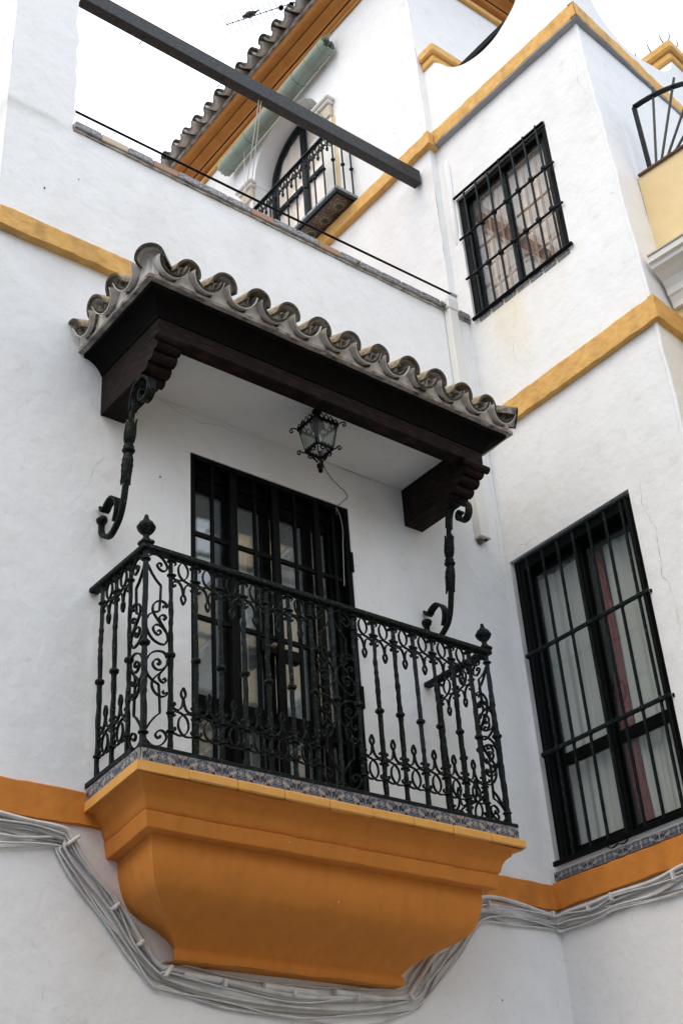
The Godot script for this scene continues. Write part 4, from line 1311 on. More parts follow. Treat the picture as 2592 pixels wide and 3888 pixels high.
func build_canopy() -> void:
	var h := thing("canopy", "dark timber canopy roofed with curved clay tiles over the balcony door", "canopy", Vector3(-1.935, 6.1, 0))
	var x0 := -3.12
	var x1 := -0.75
	# beam and corbels
	var b := Mb.new()
	b.box(Vector3(-1.935, 6.322, 0.569), Vector3(2.37, 0.104, 0.100), 0.006)
	put("front_beam", b, "wood_dark", h)
	var poly := PackedVector2Array([Vector2(0.0, 6.375), Vector2(0.0, 6.105), Vector2(0.38, 6.105)])
	for lobe in [[0.415, 6.112, 0.032], [0.472, 6.142, 0.036], [0.530, 6.180, 0.036], [0.580, 6.222, 0.034]]:
		for k in 7:
			var t := lerpf(-2.2, 0.45, k / 6.0)
			poly.append(Vector2(lobe[0] + cos(t) * lobe[2], lobe[1] + sin(t) * lobe[2]))
	poly.append_array(PackedVector2Array([Vector2(0.600, 6.268), Vector2(0.518, 6.268), Vector2(0.518, 6.375)]))
	for x in [x0 + 0.002, x1 - 0.152]:
		b = Mb.new()
		b.extrude(poly, Vector3(x, 0, 0.001), Vector3.BACK, Vector3.UP, Vector3(0.15, 0, 0))
		put("corbel", b, "wood_dark", h)
		b = Mb.new()
		b.lathe([[0.0, -0.002], [0.026, 0.0], [0.026, 0.196], [0.0, 0.198]], Vector3(x - 0.022, 6.243, 0.622), 12, Vector3.RIGHT)
		put("corbel_roll", b, "wood_dark", h)
	# painted cove above the beam
	b = Mb.new()
	var cove := smooth_curve([Vector2(0.0, 6.372), Vector2(0.006, 6.385), Vector2(0.018, 6.405), Vector2(0.045, 6.435), Vector2(0.078, 6.455), Vector2(0.10, 6.462)], 3)
	var prof := [[0.004, 6.374]]
	for q in cove: prof.append([q.x, q.y])
	mitre(b, prof, x0, x1, 0.62, -1.0, 12, 0.002)
	put("cove", b, "wood_black", h)
	b = Mb.new()
	mitre(b, [[0.094, 6.460], [0.112, 6.461], [0.116, 6.470], [0.118, 6.484], [0.10, 6.49]], x0, x1, 0.62, -1.0, 40, 0.004)
	put("fillet", b, "wood_black", h)
	# whitewashed ceiling
	bx("ceiling", Vector3(x0 + 0.15, 6.378, 0.001), Vector3(x1 - 0.15, 6.40, 0.53), "plaster", h)
	bx("roof_board", Vector3(x0 - 0.08, 6.49, 0.001), Vector3(x1 + 0.08, 6.53, 0.70), "old_mortar", h)
	# tiles: channels lie between covers
	var pitch := 0.2215
	var yc := 6.600
	var dz := Vector3(0, -0.36, 0.93).normalized()
	var covers := []
	for i in 11: covers.append(-3.04 + pitch * i)
	var troughs := []
	for i in 12: troughs.append(-3.04 - pitch * 0.5 + pitch * i + 0.0)
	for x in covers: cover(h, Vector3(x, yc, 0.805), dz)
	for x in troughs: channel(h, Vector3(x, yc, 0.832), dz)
	# left end
	var dl := Vector3(-0.93, -0.36, 0).normalized()
	for z in [0.47, 0.245, 0.015]: cover(h, Vector3(x0 - 0.185, yc + 0.005, z), dl)
	for z in [0.585, 0.357, 0.13]: channel(h, Vector3(x0 - 0.212, yc + 0.005, z), dl)
	# right end
	var dr := Vector3(0.93, -0.36, 0).normalized()
	for z in [0.47, 0.245, 0.02]: cover(h, Vector3(x1 + 0.175, yc, z), dr)
	for z in [0.585, 0.357, 0.13]: channel(h, Vector3(x1 + 0.20, yc, z), dr)
	# hips
	for s in [-1.0, 1.0]:
		var at := Vector3(x0 - 0.165 if s < 0 else x1 + 0.165, 6.585, 0.795)
		var t := put("hip_tile", tile_shell(at, Vector3(s * 0.67, -0.30, 0.67).normalized(), 0.084, 0.6, false, 0.012), "clay_moss", h)
		put("whitewash_coat", tile_shell(at - Vector3(s * 0.67, -0.30, 0.67).normalized() * 0.012, Vector3(s * 0.67, -0.30, 0.67).normalized(), 0.0715, 0.4, false, 0.003), "whitewash", t)
		b = Mb.new()
		var hd := Vector3(s * 0.67, -0.30, 0.67).normalized()
		var hs := hd.cross(Vector3.UP).normalized()
		var hu := hs.cross(hd)
		var hr := []
		for e in 6:
			var f := e / 5.0
			var row := []
			for k in 17:
				var a := -PI * 0.52 + PI * 1.04 * k / 16.0
				var top := at - hd * (0.07 + 0.01 * f) + hs * sin(a) * 0.071 + hu * cos(a) * 0.071
				var q := k / 16.0 * 2.0 - 1.0
				var foot := Vector3(at.x - s * 0.055, 6.492, 0.748) + (Vector3(-s * 0.17, 0, 0.006) * q if q * -s < 0 else Vector3(0, 0, -0.17) * absf(q))
				if s < 0: foot = Vector3(at.x + 0.050, 6.492, 0.748) + (Vector3(0, 0, -0.19) * -q if q < 0 else Vector3(0.19, 0, 0.0) * q)
				else: foot = Vector3(at.x - 0.050, 6.492, 0.748) + (Vector3(-0.19, 0, 0.0) * -q if q < 0 else Vector3(0, 0, -0.19) * q)
				row.append(top.lerp(foot, f) + hd * sin(f * PI) * -0.012)
			hr.append(row)
		b.grid(hr)
		put("mortar", b, "whitewash", t)
	# mortar that beds the tiles, its upper edge scalloped
	b = Mb.new()
	var bed := PackedVector2Array()
	var n := 150
	for i in n + 1:
		var x := lerpf(x0 - 0.12, x1 + 0.12, float(i) / n)
		bed.append(Vector2(x, wave(x, -3.04, pitch, yc - 0.012)))
	bed.append(Vector2(x1 + 0.12, 6.487))
	bed.append(Vector2(x0 - 0.12, 6.487))
	b.extrude(bed, Vector3(0, 0, 0.70), Vector3.RIGHT, Vector3.UP, Vector3(0, 0, 0.062))
	put("mortar_bed", b, "whitewash", h)
	for s in [-1.0, 1.0]:
		bed = PackedVector2Array()
		for i in 41:
			var z := lerpf(0.0, 0.74, i / 40.0)
			bed.append(Vector2(z, wave(z, 0.02 if s > 0 else 0.017, 0.2265, yc - 0.010)))
		bed.append(Vector2(0.74, 6.487))
		bed.append(Vector2(0.0, 6.487))
		b = Mb.new()
		b.extrude(bed, Vector3(x0 - 0.145 if s < 0 else x1 + 0.085, 0, 0.002), Vector3.BACK, Vector3.UP, Vector3(0.06, 0, 0))
		put("mortar_bed", b, "whitewash", h)
	band("mortar_lip", h, Vector3(x0 - 0.14, 6.484, 0.725), Vector3(x1 + 0.14, 6.484, 0.725), 0.022, Vector3(0, 0, 0.045), "old_mortar", 0.8)
	for s in [-1.0, 1.0]:
		band("mortar_lip", h, Vector3(x0 - 0.105 if s < 0 else x1 + 0.105, 6.484, 0.0), Vector3(x0 - 0.105 if s < 0 else x1 + 0.105, 6.484, 0.765), 0.022, Vector3(s * 0.045, 0, 0), "old_mortar", 0.8)
	# sloping roof behind the eave, rising to the wall
	b = Mb.new()
	b.quad(Vector3(x0 - 0.1, 6.60, 0.66), Vector3(x1 + 0.1, 6.60, 0.66), Vector3(x1 - 0.3, 6.86, 0.0), Vector3(x0 + 0.3, 6.86, 0.0))
	b.tri(Vector3(x0 - 0.1, 6.60, 0.66), Vector3(x0 + 0.3, 6.86, 0.0), Vector3(x0 - 0.1, 6.60, 0.0))
	b.tri(Vector3(x1 + 0.1, 6.60, 0.66), Vector3(x1 + 0.1, 6.60, 0.0), Vector3(x1 - 0.3, 6.86, 0.0))
	put("roof_slope", b, "clay", h)

func wave(x: float, c0: float, pitch: float, yc: float) -> float:
	var d := absf(fposmod(x - c0 + pitch * 0.5, pitch) - pitch * 0.5)
	if d < 0.045: return yc + sqrt(maxf(0.0, 0.066 * 0.066 - d * d))
	var e := pitch * 0.5 - d
	return minf(yc + 0.04, yc - sqrt(maxf(0.0, 0.094 * 0.094 - e * e)) + 0.012)

func cover(h: Node3D, at: Vector3, dir: Vector3) -> void:
	var t := eave_tile(h, at, dir, 0.080, 0.40, false, "clay", 0)
	put("whitewash_coat", tile_shell(at - dir * 0.010, dir, 0.0655, 0.25, false, 0.003, 0.0), "whitewash", t)
	var b := Mb.new()
	var side := dir.cross(Vector3.UP).normalized()
	var poly := PackedVector2Array()
	for k in 11:
		var a := PI * k / 10.0
		poly.append(Vector2(cos(a) * 0.064, sin(a) * 0.064))
	b.extrude(poly, at - Vector3(dir.x, 0, dir.z).normalized() * 0.06, side, Vector3.UP, -Vector3(dir.x, 0, dir.z) * 0.03)
	put("mortar_plug", b, "whitewash", t)

func channel(h: Node3D, at: Vector3, dir: Vector3) -> void:
	var t := eave_tile(h, at, dir, 0.092, 0.40, true, "clay_moss", 0)
	put("whitewash_coat", tile_shell(at + dir * 0.003, dir, 0.0965, 0.30, true, 0.0045, 0.0), "whitewash_lip", t)

func build_railing() -> void:
	var h := thing("balcony_railing", "wrought iron railing with scrolls, twisted bars and ball finials round the tiled balcony", "railing", Vector3(-2.0, 3.925, 0.3))
	var xl := -3.117
	var xr := -0.858
	var n := 16
	var st := (xr - xl) / n
	var zf := 0.52
	# rails
	bx("handrail", Vector3(xl - 0.03, 4.968, zf - 0.028), Vector3(xr + 0.03, 4.998, zf + 0.028), "iron", h, 0.006)
	bx("bottom_rail", Vector3(xl - 0.03, 3.926, zf - 0.03), Vector3(xr + 0.03, 3.950, zf + 0.045), "iron", h, 0.005)
	for x in [xl, xr]:
		bx("handrail", Vector3(x - 0.028, 4.9685, 0.0), Vector3(x + 0.028, 4.9975, zf - 0.029), "iron", h, 0.006)
		var foot := Mb.new()
		var sk := 0.036 if x < -2.0 else 0.0
		foot.extrude(PackedVector2Array([Vector2(x - 0.042 + sk, 0.0), Vector2(x - 0.042, zf - 0.031), Vector2(x + 0.03, zf - 0.031), Vector2(x + 0.03 + sk, 0.0)]), Vector3(0, 3.9265, 0), Vector3.RIGHT, Vector3.BACK, Vector3(0, 0.023, 0))
		put("bottom_rail", foot, "iron", h)
	var m := ["iron", "iron", "iron_blue", "iron"]
	for i in n + 1:
		var x := xl + st * i
		var post: bool = i == 0 or i == n
		var at := Vector3(x, 0, zf)
		var bar := put("post" if post else "baluster", baluster(at, 3.945, 4.972, 0.024 if post else 0.0185, (i * 2 + 1) % 3), m[(i * 7 + 2) % 4], h)
		put("collar", collar(Vector3(x, 4.435 + (0.033 if post else 0.0) + rng.randf_range(-0.006, 0.006), zf), 0.030 if post else 0.026, 0.022), "iron", bar)
		for y in [4.868, 4.948, 4.05, 4.142] if not post else [4.918, 4.018]:
			if i % 8 != 0 or post: put("collar", collar(Vector3(x, y, zf), 0.022 if not post else 0.027, 0.012), "iron", bar)
	for i in n:
		var mid := Vector3(xl + st * (i + 0.5), 0, zf)
		if i == 0: panel_scrolls(Vector3(xl, 0, zf), Vector3.RIGHT, 4.462, h, "iron")
		elif i == n - 1: panel_scrolls(Vector3(xr, 0, zf), Vector3.LEFT, 4.462, h, "iron")
		elif i == 7: panel_scrolls(Vector3(xl + st * 8, 0, zf), Vector3.LEFT, 4.462, h, "iron")
		elif i == 8: panel_scrolls(Vector3(xl + st * 8, 0, zf), Vector3.RIGHT, 4.462, h, "iron")
		else:
			put("ring_ornament", ornament(mid + Vector3(0, 4.912, 0), Vector3.RIGHT, 1.0), "iron", h)
			put("ring_ornament", ornament(mid + Vector3(0, 4.096, 0), Vector3.RIGHT, -1.0), "iron", h)
	# returns to the wall
	for x in [xl, xr]:
		for k in 3:
			var z := zf - 0.140 * (k + 1)
			var bar := put("baluster", baluster(Vector3(x, 0, z), 3.945, 4.972, 0.0185, (k + 1) % 3), m[k], h)
			put("collar", collar(Vector3(x, 4.435, z), 0.026, 0.022), "iron", bar)
			for y in [4.868, 4.05]: put("collar", collar(Vector3(x, y, z), 0.022, 0.012), "iron", bar)
			if k < 2:
				put("ring_ornament", ornament(Vector3(x, 4.912, z - 0.07), Vector3.FORWARD, 1.0), "iron", h)
				put("ring_ornament", ornament(Vector3(x, 4.096, z - 0.07), Vector3.FORWARD, -1.0), "iron", h)
		panel_scrolls(Vector3(x, 0, zf), Vector3.FORWARD, 4.462, h, "iron")
		# ball finial on the corner post
		bx("finial_block", Vector3(x - 0.033, 4.9985, zf - 0.033), Vector3(x + 0.033, 5.020, zf + 0.033), "iron", h, 0.006)
		var b := Mb.new()
		b.lathe([[0.0, 5.018], [0.026, 5.02], [0.020, 5.032], [0.013, 5.042], [0.017, 5.050], [0.012, 5.056], [0.030, 5.066], [0.043, 5.084], [0.048, 5.098], [0.047, 5.101], [0.043, 5.104], [0.036, 5.121], [0.022, 5.134], [0.012, 5.138], [0.016, 5.146], [0.010, 5.152], [0.012, 5.160], [0.007, 5.170], [0.0, 5.173]], Vector3(x, 0, zf), 20)
		put("finial", b, "iron", h)

func build_door_grille() -> void:
	var h := thing("door_grille", "black iron grille of flat bars with a lock, closed over the balcony door", "grille", Vector3(-1.95, 3.93, -0.03))
	var z := -0.025
	for x in [[-2.53, -2.50], [-1.405, -1.37]]: bx("frame", Vector3(x[0], 3.935, z - 0.02), Vector3(x[1], 6.078, z + 0.022), "iron_dark", h)
	bx("frame", Vector3(-2.50, 6.045, z - 0.02), Vector3(-1.405, 6.078, z + 0.022), "iron_dark", h)
	for x in [[-2.255, -2.203], [-1.952, -1.903], [-1.640, -1.597]]: bx("stile", Vector3(x[0], 3.945, z - 0.018), Vector3(x[1], 6.044, z + 0.018), "iron_dark", h)
	for x in [-2.372, -2.075, -1.782, -1.488]: bx("bar", Vector3(x - 0.010, 3.945, z - 0.008), Vector3(x + 0.010, 6.044, z + 0.012), "iron_dark", h, 0.002)
	for y in [5.555, 5.03, 4.49]:
		var xs := [-2.499, -2.256, -2.202, -1.953, -1.902, -1.641, -1.596, -1.406]
		for k in 4: bx("cross_bar", Vector3(xs[k * 2], y - 0.014, z - 0.016), Vector3(xs[k * 2 + 1], y + 0.014, z + 0.006), "iron_dark", h, 0.002)
	bx("lock_box", Vector3(-2.07, 4.915, z - 0.03), Vector3(-1.965, 4.995, z + 0.03), "iron_dark", h)
	bx("lock_box", Vector3(-1.902, 4.90, z - 0.03), Vector3(-1.80, 4.97, z + 0.022), "iron_dark", h)
	for y in [5.62, 4.72]:
		bx("hinge", Vector3(-1.385, y, z + 0.0225), Vector3(-1.362, y + 0.14, z + 0.034), "iron_dark", h)
	for y in [5.08, 4.25]:
		bx("hinge", Vector3(-2.215, y, z + 0.0185), Vector3(-2.196, y + 0.09, z + 0.034), "iron_dark", h)
	var b := Mb.new()
	b.lathe([[0.0, 0.03], [0.011, 0.03], [0.014, 0.022], [0.014, 0.0]], Vector3(-2.0, 4.955, z + 0.0302), 12, Vector3.BACK)
	put("keyhole", b, "cable_brown", h)

func build_window_grilles() -> void:
	var h := thing("window_grille", "plain black iron window grille with two crossbars, just above the blue sill tiles", "grille", Vector3(-0.03, 3.985, 0.57))
	var x := -0.022
	for k in 7:
		var z := 0.212 + 0.1385 * k
		var b := Mb.new()
		b.strip([Vector3(x, 3.99, z), Vector3(x, 4.7, z + 0.001), Vector3(x, 5.4, z - 0.001), Vector3(x, 6.04, z)], Vector3.LEFT, 0.015, 0.015)
		var bar := put("bar", b, "iron_blue", h)
		for y in [5.352, 4.671]: put("collar", collar(Vector3(x, y, z), 0.019, 0.03), "iron_blue", bar)
	for q in [[5.352, 0.075, 1.122, 0.024], [4.671, 0.082, 1.120, 0.024], [3.992, 0.045, 1.115, 0.03], [6.036, 0.10, 1.11, 0.022]]:
		bx("cross_bar", Vector3(x - 0.012, q[0] - q[3] * 0.5, q[1]), Vector3(x + 0.0095, q[0] + q[3] * 0.5, q[2]), "iron_blue" if q[0] > 4.1 else "iron_dark", h, 0.003)
	for z in [0.125, 1.085]: bx("bar", Vector3(x - 0.009, 3.99, z - 0.009), Vector3(x + 0.009, 6.04, z + 0.009), "iron_dark", h, 0.003)
	for y in [5.352, 4.671]:
		for z in [0.07, 1.118]: bx("anchor", Vector3(x + 0.010, y - 0.012, z), Vector3(0.02, y + 0.012, z + 0.012), "iron_dark", h)
	# small scrolls left on the sill
	for s in [-1.0, 1.0]:
		var b := Mb.new()
		var path := []
		for q in smooth_curve([Vector2(0.0, 0.0), Vector2(0.04, -0.012), Vector2(0.072, 0.0), Vector2(0.075, 0.03), Vector2(0.05, 0.042), Vector2(0.036, 0.024), Vector2(0.05, 0.014)], 4): path.append(Vector3(x - 0.012, 3.965 + q.y, 0.56 + s * q.x))
		b.strip(path, Vector3.LEFT, 0.008, 0.006)
		put("sill_scroll", b, "iron_dark", h)

	h = thing("window_grille", "iron window grille with two knotted crossbars under the upper string course, beside the duct top", "grille", Vector3(-0.03, 8.2, 0.57))
	for k in 7:
		var z := 0.166 + 0.1365 * k
		var b := Mb.new()
		b.tube([Vector3(x, 8.21, z + 0.006), Vector3(x, 8.8, z), Vector3(x, 9.2, z), Vector3(x, 9.50, z - 0.004)], [0.0095], 8)
		var bar := put("bar", b, "iron_blue", h)
		for y in [9.035, 8.615]: put("knot", collar(Vector3(x, y, z), 0.026, 0.034), "iron_blue", bar)
	for q in [[9.05, 9.02, 0.045, 1.085, 0.010], [8.63, 8.60, 0.05, 1.09, 0.010], [8.215, 8.19, 0.06, 1.095, 0.016], [9.505, 9.47, 0.045, 1.06, 0.012]]:
		var b := Mb.new()
		b.tube([Vector3(x, q[0], q[2]), Vector3(x, q[1], q[3])], [q[4]], 8)
		put("cross_bar", b, "iron_blue" if q[4] < 0.012 else "iron_dark", h)

func build_brackets() -> void:
	for s in [0, 1]:
		var x := -3.09 if s == 0 else -0.815
		var h := thing("scroll_bracket", "green-black iron S bracket with acanthus leaves, propping the canopy above the railing's street corner" if s == 0 else "green-black iron S bracket with acanthus leaves, propping the canopy end beside the white duct", "bracket", Vector3(x, 5.4, 0.0), "iron brackets under the canopy")
		var at := func(z: float, y: float) -> Vector3: return Vector3(x, y, z)
		var line := func(l: Array, sub: int) -> Array:
			var p := []
			for q in smooth_curve(l, sub): p.append(Vector3(x, q.y, q.x))
			return p
		var b := Mb.new()
		b.strip(line.call([Vector2(0.012, 5.40), Vector2(0.012, 5.345), Vector2(0.046, 5.298), Vector2(0.085, 5.278), Vector2(0.122, 5.276), Vector2(0.165, 5.30), Vector2(0.205, 5.338), Vector2(0.236, 5.41), Vector2(0.252, 5.486), Vector2(0.262, 5.54)], 4), Vector3.RIGHT, 0.03, 0.020)
		put("foot_scroll", b, "iron", h)
		b = Mb.new()
		b.strip(line.call([Vector2(0.02, 5.492), Vector2(0.03, 5.462), Vector2(0.052, 5.462), Vector2(0.075, 5.482), Vector2(0.12, 5.496), Vector2(0.162, 5.474), Vector2(0.186, 5.425), Vector2(0.184, 5.375), Vector2(0.166, 5.325)], 4), Vector3.RIGHT, 0.05, 0.012)
		put("leaf_scroll", b, "iron", h)
		b = Mb.new()
		b.tube(line.call([Vector2(0.258, 5.52), Vector2(0.270, 5.62), Vector2(0.277, 5.72), Vector2(0.297, 5.887), Vector2(0.318, 6.02)], 4), [0.0165], 10)
		put("stem", b, "iron", h)
		b = Mb.new()
		b.strip(line.call([Vector2(0.308, 5.95), Vector2(0.322, 6.03), Vector2(0.35, 6.078), Vector2(0.40, 6.096), Vector2(0.455, 6.085), Vector2(0.495, 6.04), Vector2(0.500, 5.985), Vector2(0.475, 5.945), Vector2(0.435, 5.942), Vector2(0.405, 5.968), Vector2(0.41, 6.005), Vector2(0.435, 6.012)], 4), Vector3.RIGHT, 0.05, 0.014)
		put("head_scroll", b, "iron", h)
		b = Mb.new()
		b.lathe([[0.0, -0.05], [0.022, -0.05], [0.03, -0.02], [0.026, 0.01], [0.012, 0.03], [0.0, 0.034]], Vector3(x, 5.414, 0.02), 12, Vector3.BACK)
		put("wall_boss", b, "iron", h)
		b = Mb.new()
		b.lathe([[0.016, 5.693], [0.030, 5.700], [0.036, 5.712], [0.030, 5.722], [0.024, 5.728], [0.030, 5.736], [0.024, 5.748], [0.016, 5.752]], Vector3(x, 0, 0.277), 16)
		put("collar", b, "iron", h)
		# leaves: below the collar they hang, above it they rise
		for up in [1.0, -1.0]:
			for k in 6:
				var a := TAU * (k + (0.5 if up < 0 else 0.0)) / 6.0
				var o := Vector3(sin(a), 0, cos(a))
				var rows := []
				var len := 0.155 if up > 0 else 0.185
				for e in 13:
					var f := e / 12.0
					var wd := 0.0165 * sin(PI * clampf(0.16 + f * 0.84, 0.0, 1.0)) * (1.0 + 0.55 * (1.0 if e % 2 == 1 else -0.35))
					var out := 0.016 + 0.013 * sin(PI * pow(f, 0.7)) + (0.012 * pow(f, 4.0))
					var c := Vector3(x, 5.724 + up * (0.024 + len * f), 0.277 + up * 0.02 * f * 1.3) + o * out
					var t := o.cross(Vector3.UP)
					rows.append([c - t * wd - o * 0.006, c + o * 0.004, c + t * wd - o * 0.006])
				b = Mb.new()
				b.grid(rows)
				put("acanthus_leaf", b, "iron", h)

func build_lantern() -> void:
	var c := Vector3(-1.895, 0, 0.40)
	var h := thing("lantern", "small black four-sided lantern with curled ironwork hanging under the canopy ceiling", "lantern", Vector3(c.x, 6.0, c.z))
	var yt := 6.256
	var yb := 6.092
	var rt := 0.086
	var rb := 0.059
	var b := Mb.new()
	b.lathe([[0.0, 6.377], [0.03, 6.377], [0.03, 6.37], [0.012, 6.362], [0.008, 6.35], [0.0, 6.35]], c, 14)
	put("ceiling_rose", b, "iron_dark", h)
	b = Mb.new()
	var ring := []
	for k in 13: ring.append(c + Vector3(cos(TAU * k / 12.0) * 0.017, 6.338 + sin(TAU * k / 12.0) * 0.018, 0))
	b.tube(ring, [0.003], 6)
	put("hanging_ring", b, "iron_dark", h)
	b = Mb.new()
	b.lathe([[0.0, 6.322], [0.010, 6.32], [0.018, 6.305], [0.045, 6.285], [0.06, 6.262], [0.0, 6.262]], c, 4)
	put("cap", b, "iron_grey", h)
	var cn := [Vector3(-1, 0, 1), Vector3(1, 0, 1), Vector3(1, 0, -1), Vector3(-1, 0, -1)]
	for k in 4:
		var p: Vector3 = cn[k]
		var q: Vector3 = cn[(k + 1) % 4]
		var out := (p + q).normalized()
		b = Mb.new()
		b.strip([c + p * rt + Vector3(0, yt, 0), c + q * rt + Vector3(0, yt, 0)], Vector3.UP, 0.014, 0.010)
		put("upper_rim", b, "iron_dark", h)
		b = Mb.new()
		b.strip([c + p * rb + Vector3(0, yb, 0), c + q * rb + Vector3(0, yb, 0)], Vector3.UP, 0.014, 0.010)
		put("lower_rim", b, "iron_dark", h)
		b = Mb.new()
		b.strip([c + p * (rt - 0.004) + Vector3(0, yt, 0), c + p * (rb - 0.002) + Vector3(0, yb, 0)], p.normalized(), 0.006, 0.026)
		put("corner_bar", b, "iron_grey", h)
		b = Mb.new()
		b.quad(c + p * (rt - 0.008) + Vector3(0, yt, 0), c + p * (rb - 0.006) + Vector3(0, yb, 0), c + q * (rb - 0.006) + Vector3(0, yb, 0), c + q * (rt - 0.008) + Vector3(0, yt, 0))
		put("pane", b, "lamp_glass", h)
		# pierced cresting above, lace along the glass
		var s := (q - p).normalized()
		for e in 5:
			var f := (e + 0.5) / 5.0
			var o := c + p.lerp(q, f) * rt + Vector3(0, yt + 0.007, 0)
			var hh := 0.018 + 0.022 * sin(PI * f)
			b = Mb.new()
			var l := []
			for t in smooth_curve([Vector2(-0.012, 0.0), Vector2(-0.014, hh * 0.5), Vector2(-0.004, hh * 0.8), Vector2(0.0, hh), Vector2(0.004, hh * 0.8), Vector2(0.014, hh * 0.5), Vector2(0.012, 0.0)], 2): l.append(o + s * t.x + Vector3.UP * t.y)
			b.strip(l, out, 0.003, 0.006)
			put("cresting", b, "iron_dark", h)
			b = Mb.new()
			var drop := 0.034 - 0.022 * sin(PI * f)
			b.lathe([[0.0, -0.002], [0.012, 0.0], [0.0, 0.004]], c + p.lerp(q, f) * (rt - 0.004) + Vector3(0, yt - drop * 0.6, 0), 8, out)
			put("lace", b, "iron_grey", h)
			b = Mb.new()
			b.lathe([[0.0, -0.002], [0.008, 0.0], [0.0, 0.004]], c + p.lerp(q, f) * (rb + 0.001) + Vector3(0, yb + 0.016, 0), 8, out)
			put("lace", b, "iron_grey", h)
		# curls at the corners and under the lower rim
		for e in [[rt, yt, 1.0], [rb, yb, -1.0]]:
			b = Mb.new()
			var l := []
			for t in smooth_curve([Vector2(-0.004, 0.0), Vector2(0.012, 0.012 * e[2] if e[2] > 0 else -0.004), Vector2(0.032, 0.016), Vector2(0.046, 0.004), Vector2(0.042, -0.012), Vector2(0.030, -0.012), Vector2(0.029, -0.001), Vector2(0.036, 0.0)], 3): l.append(c + p * e[0] + p.normalized() * t.x + Vector3(0, e[1] + t.y * (1.0 if e[2] > 0 else 0.9), 0))
			b.strip(l, p.normalized().cross(Vector3.UP), 0.007, 0.0055)
			put("curl", b, "iron_dark", h)
		b = Mb.new()
		var l2 := []
		for t in smooth_curve([Vector2(0.0, 0.0), Vector2(0.03, 0.026), Vector2(0.052, 0.018), Vector2(0.05, 0.0), Vector2(0.036, 0.002), Vector2(0.04, 0.012)], 3): l2.append(c + p * (rt - 0.012) - p.normalized() * t.x * 0.4 + Vector3(0, yt + 0.006 + t.y + t.x * 0.5, 0))
		b.strip(l2, p.normalized().cross(Vector3.UP), 0.006, 0.005)
		put("curl", b, "iron_dark", h)
		for e in [-1.0, 1.0]:
			b = Mb.new()
			l2 = []
			for t in smooth_curve([Vector2(0.0, 0.0), Vector2(0.010, -0.022), Vector2(0.028, -0.028), Vector2(0.038, -0.016), Vector2(0.030, -0.006), Vector2(0.022, -0.013)], 3): l2.append(c + out * rb * 1.0 * 1.0 + s * e * t.x + Vector3(0, yb - 0.004 + t.y, 0))
			b.strip(l2, out, 0.007, 0.005)
			put("curl", b, "iron_dark", h)
		b = Mb.new()
		b.strip([c + p * rb + Vector3(0, yb, 0), c + p * rb * 0.62 + Vector3(0, yb - 0.035, 0), c + p * 0.010 + Vector3(0, yb - 0.085, 0)], p.normalized().cross(Vector3.UP), 0.006, 0.006)
		put("bottom_arm", b, "iron_dark", h)
	b = Mb.new()
	b.lathe([[0.0, 5.93], [0.008, 5.935], [0.016, 5.95], [0.010, 5.962], [0.020, 5.972], [0.022, 5.985], [0.012, 5.996], [0.006, 6.005], [0.0, 6.006]], c, 10)
	put("finial", b, "iron_dark", h)
	b = Mb.new()
	b.lathe([[0.0, 6.09], [0.020, 6.10], [0.028, 6.13], [0.020, 6.17], [0.012, 6.20], [0.0, 6.20]], c, 12)
	put("bulb", b, "bulb", h)
	# flex to the wall and down beside the door
	var w := MeshInstance3D.new()
	w.name = "lantern_wire"
	b = Mb.new()
	var pts := [Vector3(-1.89, 6.36, 0.38), Vector3(-1.80, 6.372, 0.30), Vector3(-1.66, 6.374, 0.16), Vector3(-1.58, 6.372, 0.06), Vector3(-1.55, 6.345, 0.006), Vector3(-1.50, 6.27, 0.008), Vector3(-1.42, 6.215, 0.006), Vector3(-1.395, 6.205, 0.006), Vector3(-1.372, 6.165, 0.008), Vector3(-1.40, 6.13, 0.006), Vector3(-1.44, 6.085, 0.012), Vector3(-1.475, 6.045, 0.012), Vector3(-1.468, 6.0, 0.004)]
	b.tube(smooth_curve(pts, 3), [0.0022], 6)
	w.mesh = b.mesh(M["cable_brown"])
	add_child(w, true)
	w.set_meta("label", "thin brown flex running from the lantern over the wall to the door's top corner")
	w.set_meta("category", "wire")
	w = MeshInstance3D.new()
	w.name = "loose_wire"
	b = Mb.new()
	b.tube(smooth_curve([Vector3(-1.47, 6.05, 0.006), Vector3(-1.442, 6.0, 0.004), Vector3(-1.43, 5.9, 0.006), Vector3(-1.436, 5.8, 0.004), Vector3(-1.446, 5.62, 0.006), Vector3(-1.45, 5.5, 0.004)], 4), [0.0024], 6)
	w.mesh = b.mesh(M["cable_grey"])
	add_child(w, true)
	w.set_meta("label", "white wire end hanging loose in front of the door grille")
	w.set_meta("category", "wire")

